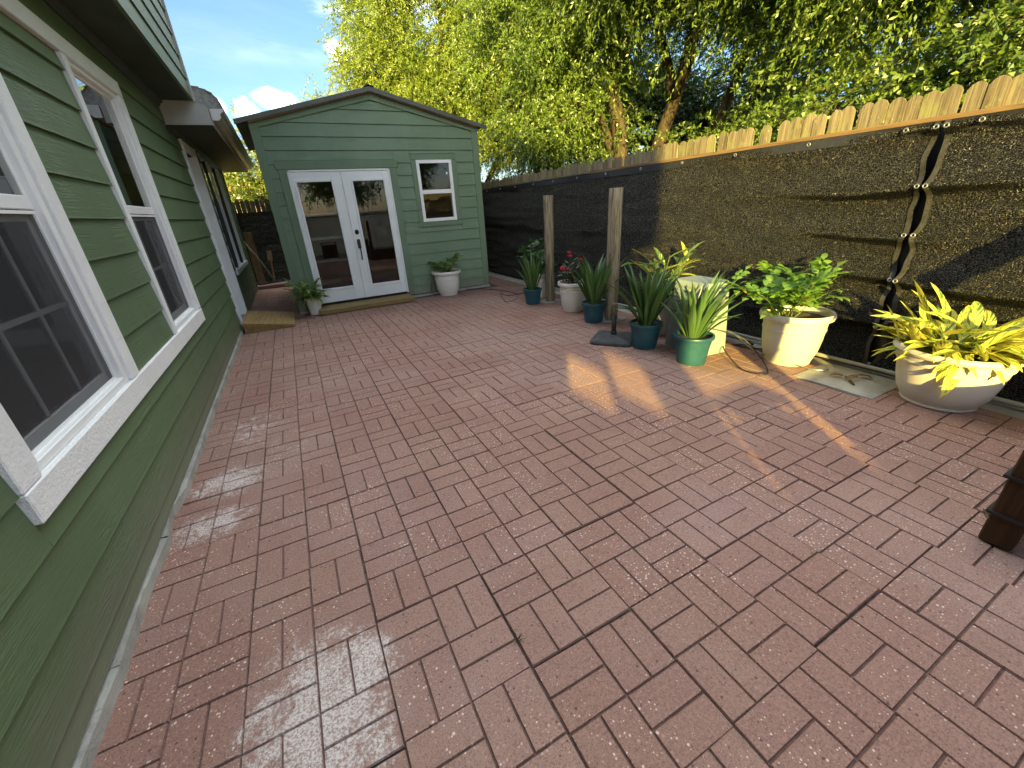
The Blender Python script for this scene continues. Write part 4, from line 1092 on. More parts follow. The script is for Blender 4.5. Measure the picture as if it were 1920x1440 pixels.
def ginger(x, y, z, h, nst, per, leafL, lib, label, seed, spread=.55, lean=(0, 0), low=0, name='ginger_plant'):
    """leafy canes, leaves in two ranks along each"""
    r = random.Random(seed); p = thing(name, label, 'plant', (x, y, z), 0, 'variegated ginger plants in white pots')
    for s in range(nst):
        az = 2 * math.pi * (s + r.uniform(-.3, .3)) / nst; til = spread * r.uniform(.35, 1.15)
        hh = h * r.uniform(.7, 1.05); P = []; pt = Vector((r.uniform(-.05, .05), r.uniform(-.05, .05), -.02)); t_ = til * .4
        for k in range(7):
            P.append(pt.copy()); t_ += til * .16
            pt = pt + Vector((math.sin(t_) * math.cos(az) + lean[0], math.sin(t_) * math.sin(az) + lean[1], math.cos(t_))) * hh / 6
        b = MB(); b.tube(P, [.008 - .0008 * k for k in range(7)], 6); b.obj('stem', M['stem'], p)
        for k in range(per):
            f = .22 + .78 * (k + .5) / per; i0 = min(5, int(f * 6)); q = P[i0].lerp(P[i0 + 1], f * 6 - i0); dr = (P[i0 + 1] - P[i0]).normalized()
            la = az + (1 if k % 2 else -1) * r.uniform(.5, 1.25) + (0 if k < per - 1 else 0)
            el = R(r.uniform(5, 48)) * (1 if k < per - 1 else 1.4) - (.25 if k < 2 else 0)
            put(r.choice(lib), p, q, la, el, r.uniform(-.4, .4), leafL * r.uniform(.75, 1.15))
    for k in range(low):
        az = r.uniform(0, 2 * math.pi); put(r.choice(lib), p, (.06 * math.cos(az), .06 * math.sin(az), .03), az, R(r.uniform(4, 34)), r.uniform(-.3, .3), leafL * r.uniform(.8, 1.15))
    return p


ginger(.105, 6.83, .20, .30, 9, 5, .24, gd, 'variegated ginger spilling left from the smallest white pot beside the double doors', 11, .75, (-.22, -.05), 6)
ginger(2.225, 6.78, .34, .34, 9, 5, .23, gd, 'variegated ginger in the white pot under the shed window', 12, .75, (0, -.06), 5)
ginger(3.30, 3.05, .36, .50, 9, 6, .27, gd[:3] + gy[:2], 'tall variegated ginger behind the shaded teal pot, tips in sun', 13, .65, (-.02, -.02), 10)
ginger(3.525, .865, .31, .27, 18, 6, .33, gy, 'golden striped ginger filling the wide bowl pot at the right edge', 14, 1.30, (-.05, .0), 30)


def compound(name, n, L, lw, mt, seed):
    """one pinnate leaf along +X"""
    r = random.Random(seed); V = []; F = []; ti = []
    def lf(p, az, l, dz):
        b = len(V); t = r.random(); ca, sa = math.cos(az), math.sin(az)
        for f, w, z in ((0, 0, 0), (.35, .5, .02), (.35, -.5, .02), (.7, .36, -.02), (.7, -.36, -.02), (1, 0, -.12)):
            x, y_ = f * l, w * lw; V.append((p[0] + x * ca - y_ * sa, p[1] + x * sa + y_ * ca, p[2] + z * l + dz * f * l + abs(w) * lw * .3)); ti.append(t)
        F.extend([(b, b + 2, b + 1), (b + 1, b + 2, b + 4, b + 3), (b + 3, b + 4, b + 5)])
    for k in range(n):
        f = (k + 1) / (n + 1); p = (L * f, 0, -.12 * L * f * f)
        for s in (-1, 1): lf(p, s * R(r.uniform(48, 66)), L * .42 * (1 - .25 * abs(f - .5)), r.uniform(-.25, .05))
    lf((L, 0, -.12 * L), 0, L * .45, -.2)
    b = len(V); V.extend([(0, -.0012, 0), (0, .0012, 0), (L, 0, -.12 * L)]); ti.extend([.5] * 3); F.append((b, b + 1, b + 2))
    me = bpy.data.meshes.new(name); me.from_pydata(V, [], F); at = me.attributes.new('tint', 'FLOAT', 'POINT'); at.data.foreach_set('value', ti)
    me.materials.append(mt); me.update(); return me


def rosette(name, r0, mt, n, layers, seed, cup=.5):
    r = random.Random(seed); V = []; F = []; ti = []
    for l in range(layers):
        k = 1 - l / (layers + .3); z = .07 * r0 * l
        for i in range(n):
            a = 2 * math.pi * (i + .5 * l) / n + r.uniform(-.2, .2); b = len(V); t = r.random()
            for f, w, zz_ in ((.05, .1, 0), (.6, .75, cup * .3), (.6, -.75, cup * .3), (1, .35, cup * .8), (1, -.35, cup * .8)):
                x, y_ = f * r0 * k, w * r0 * k * .6
                V.append((x * math.cos(a) - y_ * math.sin(a), x * math.sin(a) + y_ * math.cos(a), z + zz_ * r0 * (1 + .25 * l))); ti.append(t)
            F.extend([(b, b + 2, b + 1), (b + 1, b + 2, b + 4, b + 3)])
    me = bpy.data.meshes.new(name); me.from_pydata(V, [], F); at = me.attributes.new('tint', 'FLOAT', 'POINT'); at.data.foreach_set('value', ti)
    me.polygons.foreach_set('use_smooth', [True] * len(F)); me.materials.append(mt); me.update(); return me


def bush(name, x, y, z, h, rad, nst, per, lib, leafS, label, seed, stemm, flower=None, nfl=0, lean=(0, 0), fl_list=None, group=None):
    r = random.Random(seed); p = thing(name, label, 'plant', (x, y, z), 0, group); ends = []
    for s in range(nst):
        az = 2 * math.pi * (s + r.uniform(-.35, .35)) / nst; til = R(r.uniform(8, 58)); hh = h * r.uniform(.6, 1.05); P = []; pt = Vector((r.uniform(-.04, .04), r.uniform(-.04, .04), -.02))
        for k in range(6):
            P.append(pt.copy()); tt = til * (.7 + .1 * k)
            pt = pt + Vector((math.sin(tt) * math.cos(az) * rad / h + lean[0], math.sin(tt) * math.sin(az) * rad / h + lean[1], math.cos(tt))) * hh / 5 + Vector((r.uniform(-.012, .012), r.uniform(-.012, .012), 0))
        b = MB(); b.tube(P, [.006 - .0007 * k for k in range(6)], 5); b.obj('stem', stemm, p); ends.append(P[-1])
        for k in range(per):
            f = .25 + .75 * (k + .6) / per; f = min(f, .999); i0 = int(f * 5); q = P[i0].lerp(P[i0 + 1], f * 5 - i0)
            put(r.choice(lib), p, q, az + k * 2.4 + r.uniform(-.4, .4), R(r.uniform(-5, 50)), r.uniform(-.3, .3), leafS * r.uniform(.7, 1.2))
    r.shuffle(ends)
    for k in range(nfl):
        q = (Vector(fl_list[k]) if fl_list else ends[k % len(ends)] + Vector((r.uniform(-.03, .03), r.uniform(-.03, .03), .01)))
        put(r.choice(flower), p, q, r.uniform(0, 6), R(r.uniform(-50, 0)), R(r.uniform(-30, 30)), 1.0, 'flower')
        if fl_list: bb = MB(); bb.tube([q - Vector((q.x * .5, q.y * .5, .12)), q], .003, 5); bb.obj('stem', stemm, p)
    return p


cb = [compound('leaf', 3, .15, .036, M['bush'], i) for i in range(4)]
cd = [compound('leaf', 2, .13, .040, M['bushdark'], i + 9) for i in range(4)]
crs = [compound('leaf', 2, .075, .030, M['roseleaf'], i + 20) for i in range(4)]
ro = [rosette('flower', .034, M['rose'], 6, 4, i) for i in range(3)]; ye = [rosette('flower', .026, M['yellow'], 5, 2, i) for i in range(2)]
bush('flowering_bush', 3.47, 1.88, .37, .44, .62, 11, 8, cb, 1.25, 'leafy bush with small yellow flowers in the large cream pot', 31, M['stem'], ye, 4, (-.12, .10), [(-.15, .05, .07), (-.14, .06, .04), (-.24, .24, .20), (.0, -.12, .16)])
bush('rose_bush', 3.165, 4.44, .34, .32, .34, 11, 9, crs, 1.0, 'dark-leaved rose bush with crimson-pink blooms between the two posts', 32, M['woody'], ro, 7, (-.02, 0),
     [(-.05, .02, .40), (-.17, .0, .22), (-.10, -.03, .20), (-.14, .0, .02), (-.05, -.05, .09), (.03, .12, .34), (.10, -.02, .30)])
bush('green_shrub', 3.27, 5.50, .33, .50, .48, 13, 10, cd, 1.15, 'leafy green shrub behind the farthest teal pot', 33, M['stem'], None, 0, (-.10, .06))

# ------------------------------------------------------------------ utility box, umbrella base, cables, pad debris
ub = thing('utility_box', 'pale green tapered plastic utility box with louvres behind the sunlit teal pot', 'utility box', (3.17, 2.49, 0), R(-6))
def taper(b, w0, d0, w1, d1, z0, z1, c=.012):
    P0 = [(-w0 / 2 + c, -d0 / 2), (w0 / 2 - c, -d0 / 2), (w0 / 2, -d0 / 2 + c), (w0 / 2, d0 / 2 - c), (w0 / 2 - c, d0 / 2), (-w0 / 2 + c, d0 / 2), (-w0 / 2, d0 / 2 - c), (-w0 / 2, -d0 / 2 + c)]
    bb = len(b.v); b.v += [(x_, y_, z0) for x_, y_ in P0] + [(x_ * w1 / w0, y_ * d1 / d0, z1) for x_, y_ in P0]
    for i in range(8):
        j = (i + 1) % 8; b.f.append((bb + i, bb + j, bb + 8 + j, bb + 8 + i)); b.sm.append(False); b.mi.append(0)
    b.f.append(tuple(bb + 8 + i for i in range(8))); b.sm.append(False); b.mi.append(0); b.f.append(tuple(bb + i for i in range(8))[::-1]); b.sm.append(False); b.mi.append(0)
b = MB(); taper(b, .32, .46, .27, .39, 0, .585, .02); b.obj('body', M['box'], ub)
b = MB(); taper(b, .285, .405, .265, .385, .588, .635, .03); b.obj('lid', M['box'], ub)
for k in range(7):
    z = .36 + .032 * k; xx = -.16 + .025 * z / .585
    b = MB(); b.prism([(xx - .012, z), (xx + .004, z + .02), (xx + .004, z - .002)], 1, -.02, .17); b.obj('louver', M['box'], ub)
um = thing('umbrella_base', 'dark square stone umbrella base with a short pole stub by the thick post', 'umbrella base', (2.735, 3.125, 0), R(38))
b = MB(); Pq = []
for cx_, cy_, a0 in ((.15, .15, 0), (-.15, .15, 90), (-.15, -.15, 180), (.15, -.15, 270)):
    for k in range(5): a = R(a0 + 22.5 * k); Pq.append((cx_ + .055 * math.cos(a), cy_ + .055 * math.sin(a)))
bb = len(b.v); nq = len(Pq)
for s_, z in ((1.0, 0), (1.02, .012), (1.0, .028), (.93, .040), (.45, .062), (.2, .066)): b.v += [(x_ * s_, y_ * s_, z) for x_, y_ in Pq]
for l in range(5):
    for i in range(nq):
        j = (i + 1) % nq; b.f.append((bb + l * nq + i, bb + l * nq + j, bb + (l + 1) * nq + j, bb + (l + 1) * nq + i)); b.sm.append(l > 2); b.mi.append(0)
b.f.append(tuple(bb + 5 * nq + i for i in range(nq))); b.sm.append(False); b.mi.append(0)
b.obj('base_plate', M['stone'], um)
b = MB(); b.tube([(0, 0, .05), (0, 0, .255)], .0225, 16); b.tube([(0, 0, .06), (0, 0, .10)], .030, 16); b.obj('pole_stub', M['black'], um)


def cable(name, pts, r, mt, label, cat='cable', n=6, group=None):
    P = [Vector(p) for p in pts]; out_ = []
    for i in range(len(P) - 1):
        a, b_, c, d = P[max(i - 1, 0)], P[i], P[i + 1], P[min(i + 2, len(P) - 1)]
        for k in range(6):
            t_ = k / 6; out_.append(.5 * ((2 * b_) + (c - a) * t_ + (2 * a - 5 * b_ + 4 * c - d) * t_ ** 2 + (3 * b_ - a - 3 * c + d) * t_ ** 3))
    out_.append(P[-1]); b = MB(); b.tube(out_, r, n); return tag(b.obj(name, mt), label, cat, group)


cable('cable', [(3.03, 2.42, .22), (3.05, 2.27, .26), (3.22, 2.10, .20), (3.28, 1.98, .10), (3.20, 1.80, .012), (3.06, 1.72, .010), (3.0, 1.86, .012), (3.10, 2.05, .03), (3.22, 2.22, .06), (3.40, 2.32, .02)], .005, M['cable'], 'thin black cable looping across the pavers in front of the large cream pot')
cable('cable', [(3.33, 2.42, .20), (3.32, 2.20, .17), (3.34, 2.0, .07), (3.42, 1.6, .012), (3.5, 1.5, .02)], .006, M['steel'], 'pale cable hanging from the utility box toward the cream pot')
cable('cable', [(3.36, 2.75, .01), (3.45, 2.4, .012), (3.62, 2.2, .014), (3.66, 2.5, .012), (3.55, 2.6, .015), (3.5, 2.2, .012), (3.7, 1.9, .012), (3.72, 1.4, .02), (3.74, .9, .01)], .007, M['cable'], 'black cable tangle on the ground behind the utility box')
cable('cable', [(2.6, 6.95, .012), (2.95, 6.6, .008), (3.1, 6.0, .008), (2.93, 5.6, .008), (2.70, 5.52, .006), (2.72, 5.75, .10), (2.9, 5.85, .02), (3.3, 5.9, .012)], .005, M['cable'], 'thin dark cable on the pavers between the shed corner and the far teal pot')
cable('cable', [(2.02, 6.99, .22), (1.98, 6.97, .12), (1.99, 6.93, .012), (2.05, 6.9, .01)], .004, M['cable'], 'short black cable beside the white pot under the shed window')
cable('pvc_pipe', [(3.74, 5.9, .03), (3.74, 3.0, .03), (3.75, -1.5, .03)], .018, M['gutter'], 'grey pipe lying along the foot of the cloth', 'pipe', 8)
rd = random.Random(9)
for k, (x_, y_) in enumerate(((3.46, 1.38), (3.53, 1.33), (3.50, 1.30))):
    me = leaf_mesh('dry_leaf', .09 + .02 * k, .05, 1.2, M['dry'], 5, .3, k); o = link('dry_leaf', me); o.location = (x_, y_, .012 + .004 * k); o.rotation_euler = (R(rd.uniform(-15, 15)), R(-15), rd.uniform(0, 6))
    tag(o, ('smallest curled dry leaf on the concrete pad', 'middle curled dry leaf on the concrete pad, nearest the fence', 'largest curled dry leaf on the concrete pad')[k], 'leaf', 'dry leaves on the concrete pad')
b = MB(); b.tube([(3.36, 1.26, .012), (3.46, 1.36, .016)], .008, 6); tag(b.obj('twig', M['woody']), 'short dark stick lying on the concrete pad among dry leaves', 'twig')
b = MB()
for k in range(7): b.tube([(0, 0, 0), (rd.uniform(-.03, .03), rd.uniform(-.03, .03), rd.uniform(.015, .04))], [.002, .0008], 4)
o = b.obj('weed', M['stem']); o.location = (.366, .83, -.006); tag(o, 'tiny green weed sprouting from a paver joint in the foreground', 'weed')

# ------------------------------------------------------------------ timber leg at the right edge; unseen bench added to cast shadows
bn_ = thing('wooden_bench', 'brown stained timber leg at the right edge, with an unseen bench added to cast shadows', 'bench', (2.9, -.1, 0))
IB = Matrix.Translation((-2.9, .1, 0))
def bp(mb, name, mt): o = mb.obj(name, mt, bn_); o.matrix_parent_inverse = IB; return o
for x_, y_, h_ in ((2.17, .18, 1.16), (3.62, .18, 1.16), (2.17, -.55, .62), (3.62, -.55, .62)):
    b = MB(); b.cbox(x_, x_ + .09, y_, y_ + .09, 0.004, h_, .006); bp(b, 'leg', M['stain'])
for k in range(5):
    b = MB(); b.cbox(2.262, 3.618, -.52 + .15 * k, -.52 + .15 * k + .135, .305, .335, .004); bp(b, 'seat_slat', M['stain'])
b = MB(); b.cbox(2.262, 3.618, .19, .225, .02, .303, .004); bp(b, 'shade_panel', M['stain'])  # panel added to stop sun passing under the seat
for q in ((3.10, .935, 4.0, 1.70),):
    b = MB(); dx_, dz_ = q[2] - q[0], q[3] - q[1]; L_ = math.hypot(dx_, dz_); nx_, nz_ = -dz_ / L_ * .06, dx_ / L_ * .06
    b.prism([(q[0] + nx_, q[1] + nz_), (q[0] - nx_, q[1] - nz_), (q[2] - nx_, q[3] - nz_), (q[2] + nx_, q[3] + nz_)], 1, .10, .14); bp(b, 'shadow_board', M['stain'])  # sloped board placed to cast the diagonal shadow on the cloth
b = MB()
for z_ in (.135, .300): b.box(2.160, 2.272, .170, .283, z_, z_ + .012)
b.tube([(2.10, .262, .150), (2.16, .284, .142)], .005, 6); bp(b, 'wire_tie', M['black'])

# ------------------------------------------------------------------ low wall added out of view to keep sun off the foreground
gw = MB(); gw.box(-6, 6, -5.2, -5.0, -.1, 1.40); gw.box(-6.05, 6.05, -5.25, -4.95, 1.401, 1.46)
tag(gw.obj('shade_wall', M['wall_pale']), 'added low pale wall, unseen, that shades the foreground', 'wall')

# ------------------------------------------------------------------ neighbours
nh = thing('neighbour_house', 'pale house with grey roof glimpsed through the leaves beyond the right fence', 'house', (15, 6, 0))
IN = Matrix.Translation((-15, -6, 0))
def npart(mb, n_, m_, par=None):
    o = mb.obj(n_, m_, par or nh)
    if par is None: o.matrix_parent_inverse = IN
    return o
b = MB(); b.box(12.5, 20, -4, 14, -.1, 2.5); npart(b, 'wall', M['wall_pale'])
b = MB(); b.prism([(12.0, 2.45), (16.2, 3.7), (20.5, 2.45)], 1, -4.5, 14.5); npart(b, 'roof', M['grey_roof'])
for yy in (0, 4, 8.5):
    b = MB(); b.cbox(12.44, 12.52, yy, yy + 1.2, 1.0, 2.2, .01); f_ = npart(b, 'window', M['vinyl'])
    b = MB(); b.box(12.425, 12.435, yy + .08, yy + 1.12, 1.08, 2.12); b.obj('pane', M['black'], f_)
n2 = thing('neighbour_house', 'far house with sunlit orange roof seen over the alley fence', 'house', (-3, 22, 0))
IN2 = Matrix.Translation((3, -22, 0))
b = MB(); b.box(-9, .0, 20, 26, -.1, 2.35); o = b.obj('wall', M['wall_pale'], n2); o.matrix_parent_inverse = IN2
b = MB(); P_ = [(-9.6, 19.5, 2.3), (.45, 19.5, 2.3), (.45, 26.5, 2.3), (-9.6, 26.5, 2.3), (-7, 23, 3.75), (-2.6, 23, 3.75)]
for f_ in ((0, 1, 5, 4), (1, 2, 5), (2, 3, 4, 5), (3, 0, 4), (3, 2, 1, 0)): b.face([P_[i] for i in f_])
o = b.obj('roof', M['orange_roof'], n2); o.matrix_parent_inverse = IN2
b = MB(); b.box(-9.65, .5, 19.44, 19.49, 2.16, 2.32); b.box(.455, .50, 19.5, 26.5, 2.16, 2.32); o = b.obj('fascia', M['white'], n2); o.matrix_parent_inverse = IN2


# ------------------------------------------------------------------ trees
def tree(label, base, stems, blobs, nclump, twigs, leaves, leafL, leafW, mt, seed, droop=.5, group='trees beyond the fence', twl=(.35, .75), name='tree', bark=None, clump_r=.45):
    """stems: polylines of trunks and limbs with radii.  blobs: ellipsoids (centre, radii, weight) that the crown fills"""
    rng = np.random.default_rng(seed); r = random.Random(seed)
    root = thing(name, label, 'tree', base, 0, group); B = Vector(base)
    tb = MB(); nodes = []
    for pts, ra, rbb in stems:
        P = [Vector(p) for p in pts]; Q = []
        for i in range(len(P) - 1):
            for k in range(4):
                q = P[i].lerp(P[i + 1], k / 4); q += Vector((r.gauss(0, .03), r.gauss(0, .03), 0)) * (1 if (i or k) else 0); Q.append(q)
        Q.append(P[-1]); rad = [ra + (rbb - ra) * i / (len(Q) - 1) for i in range(len(Q))]
        tb.tube([q - B for q in Q], rad, 9); nodes += [(q, ra_) for q, ra_ in zip(Q, rad) if q.z > 1.2]
    NP = np.array([tuple(q) for q, _ in nodes])
    w = np.array([b_[2] * np.prod(b_[1]) ** (2 / 3) for b_ in blobs]); w = w / w.sum()
    bi = rng.choice(len(blobs), nclump, p=w)
    d = rng.normal(size=(nclump, 3)); d /= np.linalg.norm(d, axis=1)[:, None]
    rad = rng.uniform(.25, 1, nclump) ** .45
    cen = np.array([blobs[i][0] for i in bi]) + d * rad[:, None] * np.array([blobs[i][1] for i in bi])
    for c in cen:                                                       # thin branches out to the clumps
        dd = np.linalg.norm(NP - c, axis=1) + np.maximum(0, NP[:, 2] - c[2]) * .6; k = int(np.argmin(dd)); s = Vector(NP[k]); e_ = Vector(c)
        mid = s.lerp(e_, .5) + Vector((r.gauss(0, .12), r.gauss(0, .12), .10 * (e_ - s).length))
        r0 = min(nodes[k][1] * .5, .012 + .010 * (e_ - s).length)
        tb.tube([s - B, s.lerp(mid, .55) - B, mid - B, mid.lerp(e_, .6) - B, e_ - B], [r0, r0 * .8, r0 * .6, r0 * .42, .005], 5, False)
    # twigs
    T = nclump * twigs; ci = np.repeat(np.arange(nclump), twigs)
    td = rng.normal(size=(T, 3)); td[:, 2] = td[:, 2] * .7 + .1; td += d[ci] * .6; td /= np.linalg.norm(td, axis=1)[:, None]
    tl = rng.uniform(*twl, T); st_ = cen[ci] + rng.normal(size=(T, 3)) * clump_r * .42
    ctint = rng.uniform(0, 1, nclump)
    # draw the twigs themselves
    n_draw = min(T, 2600)
    for k in rng.choice(T, n_draw, replace=False):
        p0 = st_[k]; V_ = [p0 + td[k] * tl[k] * f - np.array([0, 0, droop * tl[k] * f * f]) for f in (0, .5, 1)]
        tb.tube([Vector(v) - B for v in V_], [.005, .0035, .0015], 3, False)
    tb.obj('trunk', bark or M['bark'], root)
    L = T * leaves; ti = np.repeat(np.arange(T), leaves); f = np.tile((np.arange(leaves) + .5) / leaves, T) + rng.normal(0, .03, L)
    p = st_[ti] + td[ti] * (tl[ti] * f)[:, None]; p[:, 2] -= droop * tl[ti] * f * f
    tang = td[ti].copy(); tang[:, 2] -= 2 * droop * f
    side = rng.normal(size=(L, 3)); ax = tang * .7 + side * .75; ax[:, 2] -= .2; ax /= np.linalg.norm(ax, axis=1)[:, None]
    up = rng.normal(size=(L, 3)); up[:, 2] += .8; wv = np.cross(ax, up); wv /= (np.linalg.norm(wv, axis=1)[:, None] + 1e-6)
    ll = leafL * rng.uniform(.65, 1.25, L)[:, None]; lw = leafW * rng.uniform(.7, 1.2, L)[:, None]
    nn = np.cross(wv, ax)
    a0 = p; a1 = p + ax * ll * .45 + wv * lw * .5 + nn * lw * .12; a2 = p + ax * ll; a3 = p + ax * ll * .45 - wv * lw * .5 + nn * lw * .12
    co_ = np.stack([a0, a1, a2, a3], 1).reshape(-1, 3) - np.array(base)
    me = bpy.data.meshes.new('crown'); me.vertices.add(L * 4); me.loops.add(L * 4); me.polygons.add(L)
    me.vertices.foreach_set('co', co_.astype(np.float32).ravel()); me.loops.foreach_set('vertex_index', np.arange(L * 4, dtype=np.int32))
    me.polygons.foreach_set('loop_start', np.arange(0, L * 4, 4, dtype=np.int32)); me.polygons.foreach_set('loop_total', np.full(L, 4, np.int32))
    at = me.attributes.new('tint', 'FLOAT', 'POINT'); tv = np.clip(.55 * ctint[ci][ti] + .45 * rng.uniform(0, 1, L), 0, 1); at.data.foreach_set('value', np.repeat(tv, 4).astype(np.float32))
    me.materials.append(mt); me.update(); me.validate()
    link('crown', me, root); return root


def polar(az, dist, z): return (dist * math.sin(R(az)), dist * math.cos(R(az)), z)


# big drooping tree over the right fence
tb0 = polar(42.5, 9.3, 0)
tree('big spreading tree with drooping foliage and several dark trunks behind the right fence', tb0,
     [([tb0, polar(41.6, 9.2, 1.6), polar(40.2, 9.0, 3.0), polar(39.5, 8.8, 4.6), polar(37, 8.6, 6.4)], .20, .05),
      ([polar(43.2, 9.3, 0), polar(44, 9.2, 1.4), polar(46.5, 8.9, 2.8), polar(50, 8.3, 4.2), polar(53, 7.8, 5.4)], .17, .045),
      ([polar(44, 9.4, .2), polar(46.5, 9.3, 1.5), polar(52, 9.0, 2.35), polar(59, 8.3, 3.2), polar(66, 7.6, 4.0)], .14, .04),
      ([polar(41.2, 9.2, 1.8), polar(37, 9.2, 3.3), polar(33, 9.3, 4.9)], .10, .03),
      ([polar(46.5, 8.9, 2.8), polar(43, 8.2, 4.4), polar(44, 7.6, 5.8)], .09, .03),
      ([polar(51, 9.0, 2.3), polar(56, 8.6, 4.2), polar(60, 8.3, 5.5)], .08, .03),
      ([polar(46.5, 8.9, 2.8), polar(49, 7.6, 4.2), polar(52, 6.0, 4.9)], .09, .03)],  # limb added to carry the out-of-view shading clump
     [(polar(36, 9.2, 5.2), (1.9, 1.7, 1.5), 1.0), (polar(45, 8.4, 5.2), (2.0, 1.8, 1.3), 1.0), (polar(55, 8.0, 4.5), (1.9, 1.8, 1.35), 1.0), (polar(65, 7.6, 4.1), (1.7, 1.8, 1.2), 1.1),
      (polar(74, 7.2, 3.7), (1.6, 1.7, 1.3), 1.1), (polar(30, 9.6, 4.6), (1.2, 1.2, 1.6), .7), ((4.9, 3.6, 4.9), (1.5, 1.7, .65), .75), (polar(33.5, 8.7, 3.2), (.9, .9, .9), .8), (polar(38, 9.6, 3.0), (.8, .9, .8), .5)],  # the clump overhanging the fence is added, out of view, to shade the crown
     520, 38, 34, .062, .0215, M['tree_a'], 101, .42, None, (.28, .70), clump_r=.55)
# bright tree behind the shed
tc0 = polar(20, 12.0, 0)
tree('bright yellow-green tree with slender stems rising behind the shed', tc0,
     [([tc0, polar(19, 12, 2), polar(16.5, 12, 4.0), polar(15, 12, 6.2)], .11, .03), ([polar(21, 12, .0), polar(23.5, 11.8, 2.4), polar(25, 11.6, 4.6), polar(26, 11.5, 6.4)], .10, .03),
      ([polar(20.5, 12, 1), polar(20.8, 12, 3), polar(20.5, 11.9, 5), polar(21.5, 11.9, 7)], .09, .03), ([polar(22, 12, 1), polar(28, 11.4, 3), polar(30.5, 11, 4.8)], .08, .025)],
     [(polar(20, 12, 5.0), (2.0, 1.6, 1.7), 1.0), (polar(14.8, 12, 3.9), (1.0, 1.2, 1.3), .8), (polar(26.5, 11.4, 4.2), (1.3, 1.3, 1.9), 1.0), (polar(20.5, 11.8, 3.4), (1.7, 1.2, .9), .8), (polar(29.5, 10.8, 3.1), (.9, .9, 1.0), .8)],
     320, 36, 34, .064, .0215, M['tree_b'], 102, .35, None, (.25, .62), clump_r=.5)
td0 = polar(8.5, 13.6, 0)
tree('wispy yellowish bush with twiggy top just left of the shed apex', td0,
     [([td0, polar(8.5, 13.6, 2), polar(8.2, 13.5, 3.3)], .06, .02), ([polar(9, 13.6, 0), polar(10.6, 13.6, 2.4), polar(11.7, 13.6, 5.2)], .05, .008), ([polar(8, 13.6, 0), polar(6, 13.4, 2.2), polar(5, 13.3, 3.2)], .05, .012)],
     [(polar(8.8, 13.6, 3.3), (1.1, .9, .75), 1.0), (polar(5.6, 13.6, 2.9), (.85, .8, .7), .8), (polar(12, 13.4, 3.3), (.7, .8, 1.0), .7)],
     130, 12, 20, .09, .028, M['tree_b'], 103, .15, None, (.3, .7), 'tall_bush')
te0 = polar(-1.2, 15.5, 0)
tree('round green tree beyond the alley fence between house and shed', te0,
     [([te0, polar(-1.2, 15.5, 1.5), polar(-1.0, 15.5, 3.2)], .10, .03)],
     [(polar(-.6, 15.5, 2.9), (1.2, 1.2, 1.1), 1.0), (polar(-4.5, 15.8, 2.6), (1.0, 1.0, .8), .8), (polar(1.6, 15.4, 2.4), (.8, .8, .9), .7)],
     95, 12, 22, .09, .030, M['tree_b'], 104, .3, None, (.3, .6))
# vines and low growth over the right fence
tf0 = (6.2, 2.6, 0)
tree('low leafy shrub pressing over the right fence under the big tree', tf0,
     [([tf0, (6.1, 2.8, 1.2), (5.9, 3.2, 2.0)], .05, .015), ([(6.3, 2.2, 0), (6.2, 1.8, 1.3), (5.9, 1.3, 2.1)], .05, .015), ([(6.2, 3.2, 0), (6.1, 4.0, 1.3), (5.9, 4.8, 1.9)], .05, .015)],
     [((6.3, 1.2, 2.1), (.9, 1.2, .55), 1.0), ((6.3, 3.2, 1.95), (.9, 1.3, .5), 1.0), ((6.6, 5.0, 1.9), (.8, 1.1, .45), .8), ((6.8, -.4, 2.4), (.9, 1.2, .8), .8)],
     260, 15, 24, .062, .030, M['tree_a'], 105, .4, None, (.25, .5), 'leafy_shrub')
th0 = polar(47, 12.6, 0)  # dark-leaved tree added to stand for shade under the big crown
tree('added dense tree whose dark leaves stand for the shade inside the big spreading tree', th0,
     [([th0, polar(47, 12.6, 1.5), polar(46, 12.6, 3.4)], .14, .04)],
     [(polar(44, 12.4, 2.9), (1.9, 1.3, 1.5), 1.0), (polar(52, 12.2, 2.8), (2.0, 1.3, 1.4), 1.0), (polar(61, 11.6, 2.7), (1.9, 1.3, 1.2), .9), (polar(37, 12.4, 2.8), (1.2, 1.0, 1.2), .6)],
     300, 13, 24, .10, .036, M['tree_c'], 107, .4, None, (.3, .7))
tg0 = (5.3, 8.6, 0)
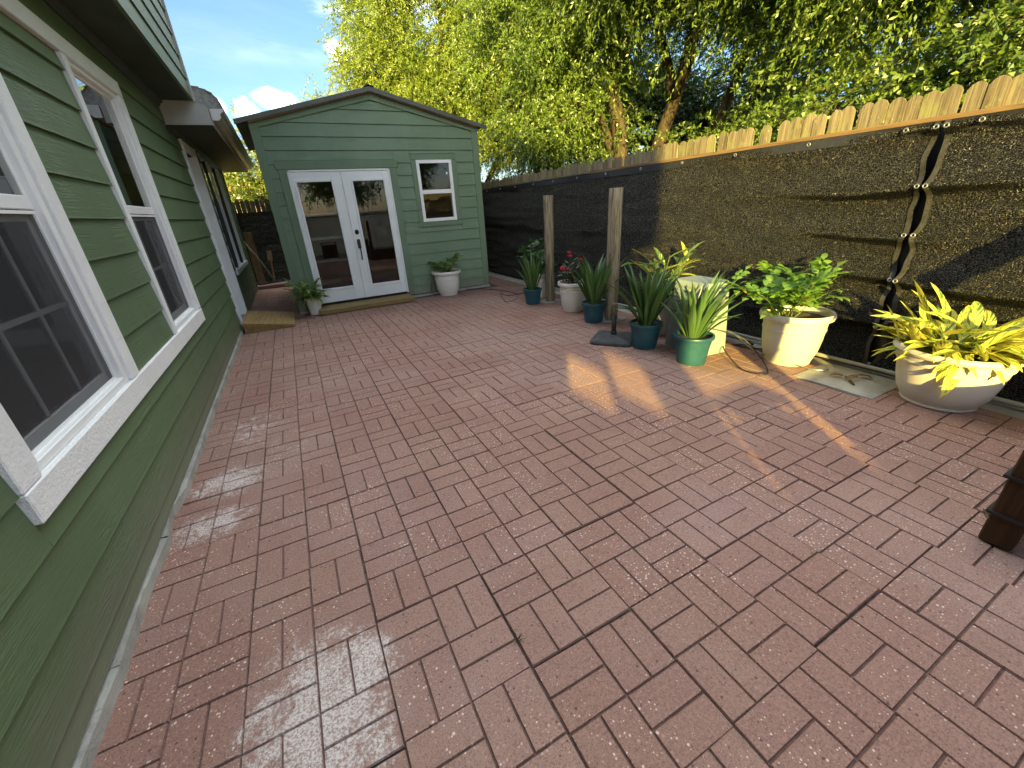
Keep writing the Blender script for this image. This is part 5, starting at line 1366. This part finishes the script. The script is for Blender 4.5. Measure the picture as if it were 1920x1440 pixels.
tree('small dark-leaved tree beside the shed corner behind the fence', tg0,
     [([tg0, (5.2, 8.6, 1.4), (5.1, 8.7, 2.6), (4.9, 8.8, 3.6)], .08, .02), ([(5.3, 8.6, .8), (5.5, 8.4, 2.2), (5.6, 8.3, 3.0)], .05, .015)],
     [((5.0, 8.7, 2.9), (.7, .8, .8), 1.0), ((5.4, 8.3, 2.3), (.6, .6, .5), .6)],
     70, 12, 22, .08, .026, M['tree_c'], 106, .45, None, (.3, .6))

# trees standing behind the yard, mirrored in the glass of the shed
for k, (x_, y_, h_) in enumerate(((2.6, -10.5, 4.2), (6.5, -11.5, 4.8), (11.0, -9.0, 4.6))):
    tree(('leafy tree behind the low rear wall, nearest the house', 'tall leafy tree behind the low rear wall, middle of the row', 'leafy tree behind the low rear wall, farthest from the house')[k], (x_, y_, 0),
         [([(x_, y_, 0), (x_ + .1, y_, 1.6), (x_ - .1, y_, h_)], .14, .03)], [((x_, y_, h_ - .4), (1.7, 1.5, 1.5), 1.0), ((x_ + 1, y_ - .3, h_ - 1.3), (1.3, 1.2, 1.0), .8)],
         110, 11, 20, .12, .05, M['tree_c'], 200 + k, .4, 'trees behind the rear wall', (.35, .8))
st_ = thing('shade_stool', 'unseen brown timber stool added to shade the paving', 'stool', (1.08, -.78, 0))  # added out of view to throw shade across the paving
for dx_ in (-.22, .19):
    for dy_ in (-.11, .08):
        b = MB(); b.cbox(dx_, dx_ + .03, dy_, dy_ + .03, 0.002, .57, .003); b.obj('leg', M['stain'], st_)
for k in range(3):
    b = MB(); b.cbox(-.24, .24, -.13 + .088 * k, -.05 + .088 * k, .572, .60, .003); b.obj('seat_slat', M['stain'], st_)
b = MB(); b.box(-.21, .21, -.10, .10, .12, .52); b.obj('shelf_box', M['stain'], st_)


sq = MB(); sq.cbox(1.968, 2.072, -.115, -.005, .001, .61, .006)  # unseen post added only to keep sun off the bench leg
sqo = sq.obj('shade_post', M['stain'])
tag(sqo, 'unseen short square post added to shade the bench leg', 'post')
sqc = MB(); sqc.cbox(1.962, 2.078, -.121, .001, .612, .632, .004); sqc.obj('cap', M['stain'], sqo)
